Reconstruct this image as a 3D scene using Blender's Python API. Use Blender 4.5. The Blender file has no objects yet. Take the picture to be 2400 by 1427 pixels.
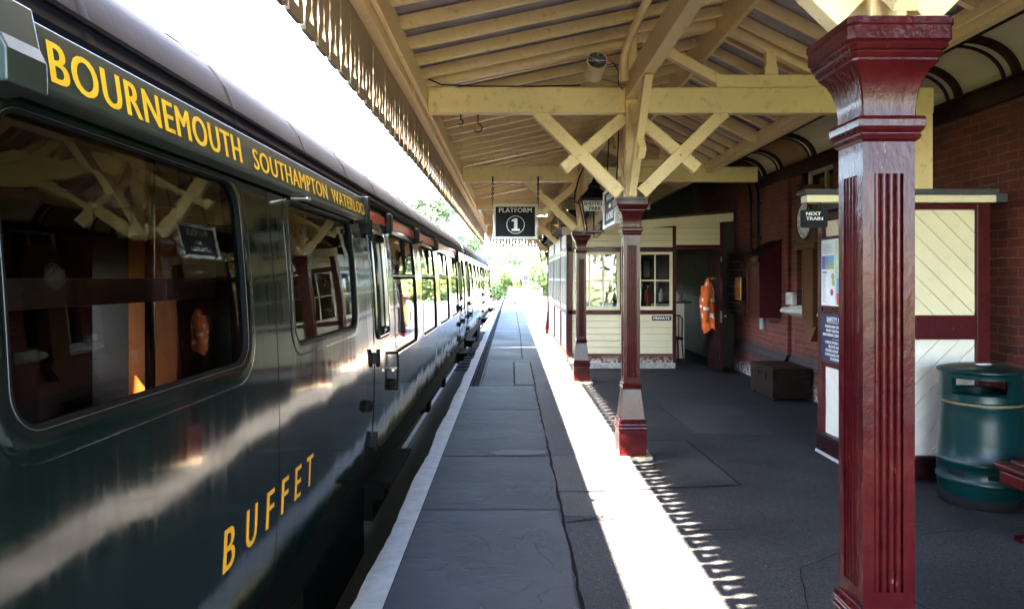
import bpy, bmesh, math, random
import numpy as np
from mathutils import Vector, Matrix
from mathutils.geometry import tessellate_polygon

SC = bpy.context.scene
COL = SC.collection
R = math.radians
random.seed(7)

# ------------------------------------------------------------------ camera
cd = bpy.data.cameras.new('Camera')
cam = bpy.data.objects.new('Camera', cd)
COL.objects.link(cam)
cam.location = (0, 0, 1.6)
cam.rotation_euler = (R(90), 0, 0)
cd.sensor_width = 36
cd.lens = 36 * 1650 / 2400
cd.shift_x = 2 / 2400
cd.shift_y = -61.5 / 2400
cd.clip_start = 0.05
cd.clip_end = 3000
SC.camera = cam

# ------------------------------------------------------------------ light
SUNK = 0.20                                   # drift along the platform per metre across it
sd = Vector((1.0, SUNK, -1.366)).normalized() # direction the sunlight travels
el = math.asin(-sd.z)
az = math.atan2(-sd.x, -sd.y)                 # compass bearing of the sun, from +Y towards +X
w = bpy.data.worlds.new('World')
SC.world = w
w.use_nodes = True
nt = w.node_tree
sky = nt.nodes.new('ShaderNodeTexSky')
sky.sky_type = 'NISHITA'
sky.sun_disc = False
sky.sun_elevation = el
sky.sun_rotation = az
sky.air_density = 1.0
sky.dust_density = 1.2
nt.links.new(sky.outputs[0], nt.nodes['Background'].inputs[0])
nt.nodes['Background'].inputs[1].default_value = 0.075
sl = bpy.data.lights.new('Sun', 'SUN')
sl.energy = 3.6
sl.angle = R(0.53)
sl.color = (1.0, 0.85, 0.66)
so = bpy.data.objects.new('Sun', sl)
so.rotation_euler = sd.to_track_quat('-Z', 'Y').to_euler()
so.location = (-20, -5, 40)
COL.objects.link(so)

SC.view_settings.view_transform = 'Standard'
SC.view_settings.look = 'None'
SC.view_settings.exposure = 6.35
SC.view_settings.gamma = 1.0
SC.view_settings.use_curve_mapping = False
cy = SC.cycles
cy.use_denoising = True
cy.max_bounces = 9
cy.diffuse_bounces = 6
cy.glossy_bounces = 5
cy.transmission_bounces = 6
cy.transparent_max_bounces = 16
cy.caustics_reflective = False
cy.caustics_refractive = False
cy.sample_clamp_indirect = 8.0

# ------------------------------------------------------------------ materials
class NT:
    def __init__(s, name):
        s.m = bpy.data.materials.new(name)
        s.m.use_nodes = True
        s.t = s.m.node_tree
        s.b = s.t.nodes['Principled BSDF']
        s.out = s.t.nodes['Material Output']
        s.co = s.n('ShaderNodeTexCoord').outputs['Object']
    def n(s, typ, **kw):
        nd = s.t.nodes.new(typ)
        for k, v in kw.items():
            if k in nd.inputs.keys() if isinstance(k, str) else False:
                nd.inputs[k].default_value = v
            else:
                setattr(nd, k, v)
        return nd
    def l(s, a, b):
        s.t.links.new(a, b)
    def scaled(s, v):
        mp = s.n('ShaderNodeMapping')
        mp.inputs['Scale'].default_value = v
        s.l(s.co, mp.inputs['Vector'])
        return mp.outputs[0]
    def noise(s, scale=5, detail=4, rough=0.55, vec=None, dist=0.0):
        nd = s.n('ShaderNodeTexNoise')
        nd.inputs['Scale'].default_value = scale
        nd.inputs['Detail'].default_value = detail
        nd.inputs['Roughness'].default_value = rough
        nd.inputs['Distortion'].default_value = dist
        s.l(vec if vec is not None else s.co, nd.inputs['Vector'])
        return nd.outputs['Fac']
    def ramp(s, fac, a, b, ca=(0, 0, 0, 1), cb=(1, 1, 1, 1)):
        nd = s.n('ShaderNodeValToRGB')
        nd.color_ramp.elements[0].position = a
        nd.color_ramp.elements[1].position = b
        nd.color_ramp.elements[0].color = ca
        nd.color_ramp.elements[1].color = cb
        s.l(fac, nd.inputs[0])
        return nd.outputs[0]
    def mix(s, fac, a, b, mode='MIX'):
        nd = s.n('ShaderNodeMixRGB')
        nd.blend_type = mode
        for k, v in ((0, fac), (1, a), (2, b)):
            if isinstance(v, (int, float)):
                nd.inputs[k].default_value = v
            elif isinstance(v, tuple):
                nd.inputs[k].default_value = v if len(v) == 4 else (*v, 1)
            else:
                s.l(v, nd.inputs[k])
        return nd.outputs[0]
    def color(s, c):
        if isinstance(c, tuple):
            s.b.inputs['Base Color'].default_value = (*c[:3], 1)
        else:
            s.l(c, s.b.inputs['Base Color'])
    def rough(s, r):
        if isinstance(r, (int, float)):
            s.b.inputs['Roughness'].default_value = r
        else:
            s.l(r, s.b.inputs['Roughness'])
    def bump(s, h, strength=0.3, dist=0.01, prev=None):
        nd = s.n('ShaderNodeBump')
        nd.inputs['Strength'].default_value = strength
        nd.inputs['Distance'].default_value = dist
        s.l(h, nd.inputs['Height'])
        if prev is not None:
            s.l(prev, nd.inputs['Normal'])
        s.l(nd.outputs[0], s.b.inputs['Normal'])
        return nd.outputs[0]
    def maprange(s, fac, a, b, c, d):
        nd = s.n('ShaderNodeMapRange')
        for k, v in zip((1, 2, 3, 4), (a, b, c, d)):
            nd.inputs[k].default_value = v
        s.l(fac, nd.inputs[0])
        return nd.outputs[0]

def simple(name, c, rough=0.5, metal=0.0, var=0.25, scale=8.0, bump=0.0, bscale=40.0, coat=0.0):
    k = NT(name)
    f = k.noise(scale, 5)
    k.color(k.mix(k.ramp(f, 0.35, 0.7), tuple(x * (1 - var) for x in c), tuple(min(1, x * (1 + var * 0.5)) for x in c)))
    k.rough(rough)
    k.b.inputs['Metallic'].default_value = metal
    k.b.inputs['Coat Weight'].default_value = coat
    k.b.inputs['Coat Roughness'].default_value = 0.08
    if bump:
        k.bump(k.noise(bscale, 4), bump, 0.01)
    return k.m

def timber_paint(name, c, dirt, rough=0.5, stretch=(1, 1, 1), amount=1.0, crack=True):
    k = NT(name)
    big = k.noise(1.7, 5, 0.6)
    fine = k.noise(14, 6, 0.65)
    c1 = k.mix(k.ramp(big, 0.3, 0.75), tuple(x * 0.86 for x in c), c)
    c2 = k.mix(k.mix(1.0, k.ramp(fine, 0.56, 0.74), (amount * 0.55,) * 3, 'MULTIPLY'), c1, dirt)
    spots = k.noise(60, 2, 0.5)
    c3 = k.mix(k.ramp(spots, 0.72, 0.78, cb=(0.5, 0.5, 0.5, 1)), c2, tuple(x * 0.35 for x in dirt))
    k.color(c3)
    k.rough(rough)
    b = k.bump(k.noise(9, 5, 0.6, vec=k.scaled(stretch)), 0.25, 0.01)
    k.bump(k.noise(120, 3), 0.12, 0.003, b)
    return k.m

M = {}
M['timber'] = timber_paint('canopy_cream_paint', (0.91, 0.70, 0.375), (0.40, 0.26, 0.11), 0.42)
M['valance_paint'] = timber_paint('backlit_valance_paint', (0.33, 0.245, 0.165), (0.20, 0.13, 0.075), 0.6)  # canopy paint darkened: the valance's backlit shade is put into the colour
M['board'] = timber_paint('cream_board_paint', (0.77, 0.67, 0.43), (0.42, 0.34, 0.18), 0.45, amount=0.5)
M['white'] = timber_paint('white_paint', (0.76, 0.71, 0.60), (0.45, 0.42, 0.36), 0.45, amount=0.5)
M['brown_wood'] = timber_paint('varnished_wood', (0.10, 0.045, 0.018), (0.03, 0.012, 0.006), 0.3, (6, 6, 0.6))
M['panel_wood'] = timber_paint('bare_panel_wood', (0.33, 0.18, 0.06), (0.16, 0.08, 0.03), 0.5)
M['chest'] = timber_paint('old_chest_wood', (0.022, 0.014, 0.009), (0.007, 0.005, 0.0035), 0.6, (1, 0.3, 6))
for k_ in ('chest', 'brown_wood'): M[k_].node_tree.nodes['Principled BSDF'].inputs['Specular IOR Level'].default_value = 0.1
M['orange_wood'] = simple('orange_laminate', (0.50, 0.13, 0.012), 0.5, var=0.12)

def maroon(name, c, worn, rough=0.16, amt=0.75):
    k = NT(name)
    f = k.noise(2.2, 6, 0.65)
    g = k.noise(26, 5, 0.7, vec=k.scaled((1, 1, 0.35)))
    c1 = k.mix(k.mix(1.0, k.ramp(f, 0.46, 0.70), (amt,) * 3, 'MULTIPLY'), c, worn)
    c2 = k.mix(k.ramp(g, 0.665, 0.70, cb=(0.6, 0.6, 0.6, 1)), c1, (0.20, 0.10, 0.075))
    k.color(c2)
    k.rough(k.maprange(g, 0.3, 0.8, rough * 0.7, rough * 2.0))
    k.b.inputs['Coat Weight'].default_value = 0.09
    k.b.inputs['Specular IOR Level'].default_value = 0.12
    k.b.inputs['Coat Roughness'].default_value = 0.06
    b = k.bump(k.noise(30, 5, 0.65, vec=k.scaled((1, 1, 0.5))), 0.5, 0.008)
    k.bump(k.noise(160, 2), 0.10, 0.002, b)
    return k.m
M['maroon'] = maroon('maroon_gloss', (0.034, 0.0022, 0.0034), (0.080, 0.010, 0.007))
M['maroon_flat'] = maroon('maroon_woodwork', (0.050, 0.006, 0.008), (0.08, 0.012, 0.011), 0.3, 0.4)
M['dark_maroon'] = maroon('dark_maroon_woodwork', (0.016, 0.004, 0.005), (0.024, 0.006, 0.006), 0.35, 0.4)

def coach_paint(name, c):
    k = NT(name)
    sep = k.n('ShaderNodeSeparateXYZ')
    k.l(k.co, sep.inputs[0])
    streak = k.noise(1.0, 5, 0.6, vec=k.scaled((1, 38, 1.3)))
    dirt = k.noise(1.0, 4, 0.6, vec=k.scaled((1, 5, 2.5)))
    c1 = k.mix(k.ramp(streak, 0.45, 0.8, cb=(0.35, 0.35, 0.35, 1)), c, tuple(min(1, x * 1.5 + 0.003) for x in c))
    k.color(k.mix(k.ramp(dirt, 0.5, 0.9, cb=(0.3, 0.3, 0.3, 1)), c1, (0.022, 0.028, 0.024)))
    k.rough(k.maprange(streak, 0.3, 0.75, 0.05, 0.15))
    k.b.inputs['Coat Weight'].default_value = 0.25
    k.b.inputs['Specular IOR Level'].default_value = 0.4
    k.b.inputs['Coat Roughness'].default_value = 0.07
    b = k.bump(k.noise(1.0, 1.0, 0.4, vec=k.scaled((0.2, 1.5, 1.0))), 0.45, 0.03)
    b = k.bump(k.noise(1.0, 2, 0.5, vec=k.scaled((0.2, 5.0, 0.8))), 0.13, 0.010, b)
    return k.m
M['green'] = coach_paint('coach_green', (0.0026, 0.0080, 0.0060))
M['board_green'] = simple('destination_board_green', (0.020, 0.036, 0.030), 0.4, var=0.2)
M['red_stripe'] = simple('red_stripe', (0.30, 0.05, 0.035), 0.3)
M['gold'] = simple('gold_lettering', (0.90, 0.54, 0.016), 0.45, var=0.12, scale=40)
M['orange_letter'] = simple('orange_lettering', (0.85, 0.38, 0.012), 0.4, var=0.08, scale=40)

def roof_metal():
    k = NT('coach_roof_grey')
    st = k.noise(1.0, 5, 0.6, vec=k.scaled((3, 1.2, 3)))
    c = k.mix(k.ramp(st, 0.3, 0.75), (0.0060, 0.0074, 0.0125), (0.0120, 0.0142, 0.0220))
    k.color(k.mix(k.ramp(k.noise(1.0, 4, 0.7, vec=k.scaled((1, 22, 1))), 0.66, 0.74, cb=(0.3, 0.3, 0.3, 1)), c, (0.03, 0.03, 0.032)))
    k.rough(0.75)
    k.b.inputs['Specular IOR Level'].default_value = 0.07
    k.bump(k.noise(30, 4), 0.15, 0.006)
    return k.m
M['roof'] = roof_metal()
M['black'] = simple('black_iron', (0.004, 0.004, 0.0045), 0.5)
M['black'].node_tree.nodes['Principled BSDF'].inputs['Specular IOR Level'].default_value = 0.15
M['rubber'] = simple('dark_rubber', (0.005, 0.005, 0.0055), 0.8)
M['rubber'].node_tree.nodes['Principled BSDF'].inputs['Specular IOR Level'].default_value = 0.1
M['underframe'] = simple('grimy_underframe', (0.003, 0.0028, 0.0026), 0.9, var=0.4)
M['underframe'].node_tree.nodes['Principled BSDF'].inputs['Specular IOR Level'].default_value = 0.04
M['steel'] = simple('bright_steel', (0.55, 0.55, 0.55), 0.25, 1.0, var=0.1)
M['alu'] = simple('dull_aluminium', (0.42, 0.42, 0.41), 0.33, 1.0, var=0.2)
M['speaker_cream'] = simple('cream_metal', (0.62, 0.52, 0.36), 0.25, var=0.1)
M['dull_bead'] = simple('dull_bead', (0.05, 0.05, 0.05), 0.5)
M['brass'] = simple('brass', (0.70, 0.48, 0.16), 0.25, 1.0)
M['grey_plastic'] = simple('grey_plastic', (0.22, 0.25, 0.29), 0.5)
M['signblack'] = simple('sign_black_enamel', (0.008, 0.009, 0.012), 0.55, var=0.15)
M['signblack'].node_tree.nodes['Principled BSDF'].inputs['Specular IOR Level'].default_value = 0.15
M['navy'] = simple('navy_enamel', (0.010, 0.018, 0.060), 0.5, var=0.15)
M['navy'].node_tree.nodes['Principled BSDF'].inputs['Specular IOR Level'].default_value = 0.2
M['letter_white'] = simple('white_lettering', (0.78, 0.77, 0.72), 0.5, var=0.05)
M['paper'] = simple('white_paper', (0.74, 0.74, 0.73), 0.6, var=0.06)
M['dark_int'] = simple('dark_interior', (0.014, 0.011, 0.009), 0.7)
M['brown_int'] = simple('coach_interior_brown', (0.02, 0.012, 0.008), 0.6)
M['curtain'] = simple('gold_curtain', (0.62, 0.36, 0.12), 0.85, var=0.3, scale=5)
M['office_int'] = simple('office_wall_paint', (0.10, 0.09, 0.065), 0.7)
M['sheet'] = simple('grey_roof_sheet', (0.40, 0.385, 0.41), 0.6, var=0.3, scale=3)
M['slate'] = simple('slate', (0.05, 0.05, 0.055), 0.7)
M['stone'] = simple('pale_sill_stone', (0.50, 0.49, 0.45), 0.8, var=0.3, scale=12, bump=0.3)
M['concrete'] = simple('concrete', (0.40, 0.385, 0.34), 0.9, var=0.45, scale=30, bump=0.4)
M['footing'] = simple('sandy_footing', (0.36, 0.31, 0.22), 0.9, var=0.4, scale=40, bump=0.5)
M['teal'] = simple('teal_moulded_plastic', (0.0008, 0.0165, 0.0175), 0.30, var=0.12, scale=6, bump=0.04, bscale=300)
M['teal'].node_tree.nodes['Principled BSDF'].inputs['Specular IOR Level'].default_value = 0.22
M['orange_cloth'] = simple('hi_vis_orange_cloth', (0.62, 0.105, 0.012), 0.8, var=0.15)
M['reflective'] = simple('reflective_tape', (0.74, 0.76, 0.76), 0.5, var=0.05)
M['red'] = simple('red_enamel', (0.35, 0.012, 0.010), 0.3)
M['blue_shirt'] = simple('pale_blue_cotton', (0.22, 0.35, 0.68), 0.85, var=0.15)
M['skin'] = simple('skin', (0.55, 0.30, 0.21), 0.55, var=0.08)
M['hair'] = simple('hair', (0.10, 0.07, 0.05), 0.8)
M['dark_cloth'] = simple('dark_trousers', (0.02, 0.022, 0.03), 0.9)
M['bark'] = simple('bark', (0.10, 0.075, 0.05), 0.9, var=0.4, bump=0.5)
M['rust_rail'] = simple('rail_steel', (0.16, 0.11, 0.08), 0.5, 0.6, var=0.4)
M['sleeper'] = simple('sleeper_timber', (0.07, 0.05, 0.04), 0.9)
M['phone_red'] = simple('poster_magenta', (0.6, 0.03, 0.12), 0.5)
M['purple'] = simple('poster_purple', (0.16, 0.10, 0.42), 0.5)
M['skyblue'] = simple('poster_blue', (0.16, 0.38, 0.70), 0.5)
M['leafgreen'] = simple('poster_green', (0.33, 0.50, 0.10), 0.5)
M['palegreen'] = simple('poster_pale_green', (0.55, 0.70, 0.42), 0.5)
M['poster_tan'] = simple('tan_line', (0.14, 0.10, 0.04), 0.6)
M['sand'] = simple('poster_sand', (0.45, 0.35, 0.20), 0.5)

def glass(name, tint, ior=1.65, wob=0.0, wscale=3.0):
    k = NT(name)
    k.t.nodes.remove(k.b)
    tr = k.n('ShaderNodeBsdfTransparent')
    tr.inputs[0].default_value = (*tint, 1)
    gl = k.n('ShaderNodeBsdfGlossy')
    gl.inputs['Roughness'].default_value = 0.01
    gl.inputs['Color'].default_value = (0.95, 0.97, 0.95, 1)
    fr = k.n('ShaderNodeFresnel')
    fr.inputs['IOR'].default_value = ior
    if wob:
        bp = k.n('ShaderNodeBump')
        bp.inputs['Strength'].default_value = wob
        bp.inputs['Distance'].default_value = 0.02
        k.l(k.noise(wscale, 2), bp.inputs['Height'])
        k.l(bp.outputs[0], gl.inputs['Normal'])
    mx = k.n('ShaderNodeMixShader')
    k.l(fr.outputs[0], mx.inputs[0])
    k.l(tr.outputs[0], mx.inputs[1])
    k.l(gl.outputs[0], mx.inputs[2])
    k.l(mx.outputs[0], k.out.inputs['Surface'])
    return k.m
M['glass'] = glass('window_glass', (0.72, 0.74, 0.70), 1.62, 0.05, 1.3)
M['old_glass'] = glass('old_wavy_glass', (0.8, 0.82, 0.8), 1.6, 0.25, 5.0)
M['lamp_glass'] = glass('lantern_glass', (0.85, 0.85, 0.85), 1.45)

def brick(name, c1, c2, mortar, scale=1.0):
    k = NT(name)
    sep = k.n('ShaderNodeSeparateXYZ')
    k.l(k.co, sep.inputs[0])
    ad = k.n('ShaderNodeMath', operation='ADD')
    k.l(sep.outputs[0], ad.inputs[0]); k.l(sep.outputs[1], ad.inputs[1])
    cb = k.n('ShaderNodeCombineXYZ')
    k.l(ad.outputs[0], cb.inputs[0]); k.l(sep.outputs[2], cb.inputs[1])
    br = k.n('ShaderNodeTexBrick')
    br.inputs['Color1'].default_value = (*c1, 1)
    br.inputs['Color2'].default_value = (*c2, 1)
    br.inputs['Mortar'].default_value = (*mortar, 1)
    br.inputs['Scale'].default_value = scale
    br.inputs['Brick Width'].default_value = 0.225
    br.inputs['Row Height'].default_value = 0.075
    br.inputs['Mortar Size'].default_value = 0.006
    br.inputs['Mortar Smooth'].default_value = 0.25
    br.inputs['Bias'].default_value = -0.2
    wob = k.mix(0.03, cb.outputs[0], k.noise(9, 3))
    k.l(wob, br.inputs['Vector'])
    n = k.noise(3, 6, 0.65)
    col = k.mix(k.ramp(n, 0.38, 0.68), br.outputs[0], (0.50, 0.42, 0.42), 'MULTIPLY')
    f = k.noise(50, 4, 0.7)
    col = k.mix(k.ramp(f, 0.45, 0.75, cb=(0.5, 0.5, 0.5, 1)), col, (0.08, 0.03, 0.02))
    # flaking whitewash just above the platform
    zz = k.maprange(sep.outputs[2], 0.06, 0.22, 1.0, 0.0)
    fl = k.ramp(k.noise(17, 5, 0.7), 0.47, 0.53)
    both = k.mix(1.0, zz, fl, 'MULTIPLY')
    col = k.mix(both, col, (0.62, 0.61, 0.58))
    k.color(col)
    k.rough(0.75)
    b = k.bump(br.outputs['Fac'], -0.6, 0.008) if False else None
    inv = k.maprange(br.outputs['Fac'], 0, 1, 1, 0)
    b = k.bump(inv, 0.6, 0.008)
    k.bump(k.noise(70, 4), 0.3, 0.005, b)
    return k.m
M['brick'] = brick('red_brick', (0.165, 0.024, 0.010), (0.055, 0.010, 0.006), (0.15, 0.095, 0.07))
M['plinth'] = brick('dark_plinth_brick', (0.040, 0.024, 0.028), (0.028, 0.02, 0.024), (0.07, 0.06, 0.055))

def asphalt(name, c, speck=0.75, big=0.5, bs=0.6):
    k = NT(name)
    a = k.noise(1.1, 6, 0.6)
    b = k.noise(95, 4, 0.75)
    d = k.noise(3.2, 6, 0.7)
    col = k.mix(k.ramp(a, 0.3, 0.72), tuple(x * (1 - big) for x in c), tuple(x * (1 + big * 0.6) for x in c))
    col = k.mix(k.ramp(d, 0.52, 0.8, cb=(0.45, 0.45, 0.45, 1)), col, tuple(x * 0.55 for x in c))
    col = k.mix(k.ramp(b, 0.3, 0.75), tuple(0.0 for x in c), (1, 1, 1), 'MIX') if False else col
    sp = k.ramp(b, 0.35, 0.72, ca=(1 - speck, 1 - speck, 1 - speck, 1), cb=(1 + speck, 1 + speck, 1 + speck, 1))
    col = k.mix(1.0, col, sp, 'MULTIPLY')
    wh = k.noise(48, 2, 0.4)
    col = k.mix(k.ramp(wh, 0.735, 0.76, cb=(0.5, 0.5, 0.5, 1)), col, (0.22, 0.22, 0.22))
    k.color(col)
    k.rough(k.maprange(a, 0.3, 0.7, 0.62, 0.85))
    k.b.inputs['Specular IOR Level'].default_value = 0.12
    bb = k.bump(b, bs, 0.006)
    k.bump(k.noise(4, 4), 0.2, 0.02, bb)
    return k.m
M['asphalt'] = asphalt('platform_asphalt', (0.0325, 0.0335, 0.0375))
M['asphalt_b'] = asphalt('newer_asphalt', (0.044, 0.045, 0.049))
M['asphalt_c'] = asphalt('mortar_fill', (0.075, 0.078, 0.082))
M['seam'] = simple('tar_seam', (0.005, 0.005, 0.0055), 0.9)
M['seam'].node_tree.nodes['Principled BSDF'].inputs['Specular IOR Level'].default_value = 0.05

def riven(name, c):
    k = NT(name)
    a = k.noise(1.3, 6, 0.6)
    wv = k.n('ShaderNodeTexNoise')
    wv.inputs['Scale'].default_value = 2.6
    wv.inputs['Detail'].default_value = 2.5
    wv.inputs['Distortion'].default_value = 0.6
    k.l(k.co, wv.inputs['Vector'])
    st = k.n('ShaderNodeMath', operation='MULTIPLY'); st.inputs[1].default_value = 7.0
    k.l(wv.outputs['Fac'], st.inputs[0])
    fl = k.n('ShaderNodeMath', operation='FRACT')
    k.l(st.outputs[0], fl.inputs[0])
    lay = k.ramp(fl.outputs[0], 0.0, 0.14)
    gate = k.ramp(k.noise(0.9, 2), 0.42, 0.6)
    lay2 = k.mix(gate, (1, 1, 1), lay)
    col = k.mix(k.ramp(a, 0.3, 0.75), tuple(x * 0.75 for x in c), tuple(x * 1.2 for x in c))
    col = k.mix(k.ramp(lay2, 0.0, 1.0, ca=(0.4, 0.4, 0.4, 1), cb=(0, 0, 0, 1)), col, tuple(x * 0.45 for x in c))
    sp = k.noise(110, 4, 0.7)
    col = k.mix(k.ramp(sp, 0.66, 0.74, cb=(0.6, 0.6, 0.6, 1)), col, tuple(x * 0.4 for x in c))
    ri = k.n('ShaderNodeNewGeometry').outputs['Random Per Island']
    isl = k.ramp(ri, 0.0, 1.0, ca=(0.78, 0.78, 0.78, 1), cb=(1.25, 1.22, 1.18, 1))
    col = k.mix(1.0, col, isl, 'MULTIPLY')
    k.color(col)
    k.rough(0.72)
    k.b.inputs['Specular IOR Level'].default_value = 0.15
    b = k.bump(lay2, 0.7, 0.008)
    b = k.bump(k.noise(3.2, 5, 0.6), 0.5, 0.03, b)
    k.bump(k.noise(90, 4), 0.22, 0.004, b)
    return k.m
M['slab'] = riven('riven_paving', (0.0335, 0.0360, 0.0400))

def white_edge():
    k = NT('worn_white_edge')
    a = k.noise(9, 6, 0.65)
    b = k.noise(70, 4, 0.7)
    col = k.mix(k.ramp(a, 0.3, 0.8), (0.25, 0.25, 0.25), (0.40, 0.39, 0.38))
    col = k.mix(k.ramp(b, 0.62, 0.72, cb=(0.8, 0.8, 0.8, 1)), col, (0.20, 0.20, 0.20))
    k.color(col)
    k.rough(0.8)
    bb = k.bump(k.noise(14, 5), 0.5, 0.02)
    k.bump(b, 0.3, 0.005, bb)
    return k.m
M['edge'] = white_edge()

def grass_mat():
    k = NT('grass_ground')
    a = k.noise(0.3, 6)
    k.color(k.mix(k.ramp(a, 0.3, 0.7), (0.06, 0.10, 0.03), (0.14, 0.17, 0.06)))
    k.rough(0.9)
    k.bump(k.noise(20, 5), 0.6, 0.05)
    return k.m
M['grass'] = grass_mat()
M['ballast'] = simple('ballast', (0.034, 0.030, 0.027), 0.9, var=0.6, scale=60, bump=0.8, bscale=60)

def leaf_mat(name, c, c2):
    k = NT(name)
    oi = k.n('ShaderNodeNewGeometry')
    col = k.mix(oi.outputs['Random Per Island'], c, c2)
    k.color(col)
    k.rough(0.55)
    tl = k.n('ShaderNodeBsdfTranslucent')
    k.l(col, tl.inputs[0])
    mx = k.n('ShaderNodeMixShader')
    mx.inputs[0].default_value = 0.35
    k.l(k.b.outputs[0], mx.inputs[1]); k.l(tl.outputs[0], mx.inputs[2])
    k.l(mx.outputs[0], k.out.inputs['Surface'])
    return k.m
M['leaf'] = leaf_mat('oak_leaves', (0.10, 0.15, 0.075), (0.16, 0.20, 0.10))
M['leaf2'] = leaf_mat('hazel_leaves', (0.13, 0.18, 0.05), (0.20, 0.24, 0.08))

# ------------------------------------------------------------------ mesh builder
def origin_of(o):
    v = Vector((0, 0, 0))
    while o is not None:
        v += o.location
        o = o.parent
    return v

class MB:
    def __init__(s):
        s.v = []; s.f = []; s.mi = []; s.mat = 0
    def add(s, vs, fs):
        b = len(s.v)
        s.v += [tuple(p) for p in vs]
        s.f += [tuple(i + b for i in f) for f in fs]
        s.mi += [s.mat] * len(fs)
    def box(s, x0, x1, y0, y1, z0, z1):
        s.add([(x0, y0, z0), (x1, y0, z0), (x1, y1, z0), (x0, y1, z0), (x0, y0, z1), (x1, y0, z1), (x1, y1, z1), (x0, y1, z1)],
              [(0, 3, 2, 1), (4, 5, 6, 7), (0, 1, 5, 4), (1, 2, 6, 5), (2, 3, 7, 6), (3, 0, 4, 7)])
        return s
    def beam(s, p0, p1, wd, ht, up=(0, 0, 1)):
        p0 = Vector(p0); p1 = Vector(p1)
        d = (p1 - p0).normalized()
        up = Vector(up)
        side = d.cross(up).normalized()
        u = side.cross(d).normalized()
        a = side * wd / 2; b = u * ht / 2
        vs = [p + q for p in (p0, p1) for q in (-a - b, a - b, a + b, -a + b)]
        s.add(vs, [(0, 1, 2, 3), (7, 6, 5, 4), (0, 4, 5, 1), (1, 5, 6, 2), (2, 6, 7, 3), (3, 7, 4, 0)])
        return s
    def tube(s, pts, r, n=10, cap=True):
        pts = [Vector(p) for p in pts]
        rs = r if isinstance(r, (list, tuple)) else [r] * len(pts)
        vs = []; fs = []
        prev = None
        for i, p in enumerate(pts):
            t = (pts[min(i + 1, len(pts) - 1)] - pts[max(i - 1, 0)]).normalized()
            a = prev if prev is not None else (Vector((0, 0, 1)) if abs(t.z) < 0.9 else Vector((1, 0, 0)))
            a = (a - t * a.dot(t)).normalized()
            prev = a
            b = t.cross(a)
            for k in range(n):
                an = 2 * math.pi * k / n
                vs.append(p + (a * math.cos(an) + b * math.sin(an)) * rs[i])
        for i in range(len(pts) - 1):
            for k in range(n):
                k2 = (k + 1) % n
                fs.append((i * n + k, i * n + k2, (i + 1) * n + k2, (i + 1) * n + k))
        if cap:
            fs.append(tuple(range(n))[::-1]); fs.append(tuple((len(pts) - 1) * n + k for k in range(n)))
        s.add(vs, fs)
        return s
    def lathe(s, c, prof, n=32, axis='z', cap=True, skip=None):
        """prof: (radius, height) pairs"""
        vs = []; fs = []
        for (r, h) in prof:
            for k in range(n):
                an = 2 * math.pi * k / n
                a, b = r * math.cos(an), r * math.sin(an)
                p = {'z': (a, b, h), 'x': (h, a, b), 'y': (a, h, b)}[axis]
                vs.append((c[0] + p[0], c[1] + p[1], c[2] + p[2]))
        for i in range(len(prof) - 1):
            for k in range(n):
                if skip and skip(i, k):
                    continue
                k2 = (k + 1) % n
                f = (i * n + k, i * n + k2, (i + 1) * n + k2, (i + 1) * n + k)
                fs.append(f if axis != 'y' else f[::-1])
        if cap:
            fs.append(tuple(range(n))[::-1]); fs.append(tuple((len(prof) - 1) * n + k for k in range(n)))
        s.add(vs, fs)
        return s
    def prism(s, loops, fn, d0, d1):
        """loops: outline then holes, 2-D; fn(u, v, d) -> point"""
        if not isinstance(loops[0][0], (tuple, list, Vector)):
            loops = [loops]
        flat = [p for lp in loops for p in lp]
        tri = tessellate_polygon([[Vector((p[0], p[1], 0)) for p in lp] for lp in loops])
        n = len(flat)
        vs = [fn(p[0], p[1], d0) for p in flat] + [fn(p[0], p[1], d1) for p in flat]
        fs = []
        for t in tri:
            fs.append(tuple(t)); fs.append(tuple(i + n for i in reversed(t)))
        b = 0
        for lp in loops:
            m = len(lp)
            for i in range(m):
                j = (i + 1) % m
                fs.append((b + i, b + j, b + j + n, b + i + n))
            b += m
        s.add(vs, fs)
        return s
    def build(s, name, mats, parent=None, smooth=None, bevel=0.0, normals=True):
        me = bpy.data.meshes.new(name)
        o = bpy.data.objects.new(name, me)
        off = Vector((0, 0, 0))
        if parent is not None:
            o.parent = parent
            off = origin_of(parent)
        me.from_pydata([(p[0] - off.x, p[1] - off.y, p[2] - off.z) for p in s.v], [], s.f)
        if not isinstance(mats, (list, tuple)):
            mats = [mats]
        for m in mats:
            me.materials.append(M[m] if isinstance(m, str) else m)
        me.polygons.foreach_set('material_index', s.mi)
        if normals:
            bm = bmesh.new(); bm.from_mesh(me)
            bmesh.ops.recalc_face_normals(bm, faces=bm.faces)
            bm.to_mesh(me); bm.free()
        if smooth is not None:
            me.polygons.foreach_set('use_smooth', [True] * len(me.polygons))
            me.set_sharp_from_angle(angle=R(smooth))
        me.update()
        COL.objects.link(o)
        if bevel:
            bv = o.modifiers.new('bevel', 'BEVEL')
            bv.width = bevel; bv.segments = 2; bv.limit_method = 'ANGLE'; bv.angle_limit = R(40)
            bv.harden_normals = False
        return o

def tag(o, label=None, cat=None, group=None, kind=None):
    if label: o['label'] = label
    if cat: o['category'] = cat
    if group: o['group'] = group
    if kind: o['kind'] = kind
    return o

def thing(name, label, cat, loc=(0, 0, 0), group=None):
    o = bpy.data.objects.new(name, None)
    o.empty_display_size = 0.2
    o.location = loc
    COL.objects.link(o)
    return tag(o, label, cat, group)

def kids(o):
    return [c for c in COL.objects if c.parent == o]

def copy_tree(o, parent=None):
    c = o.copy()
    COL.objects.link(c)
    c.parent = parent
    for ch in kids(o):
        copy_tree(ch, c)
    return c

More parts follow.
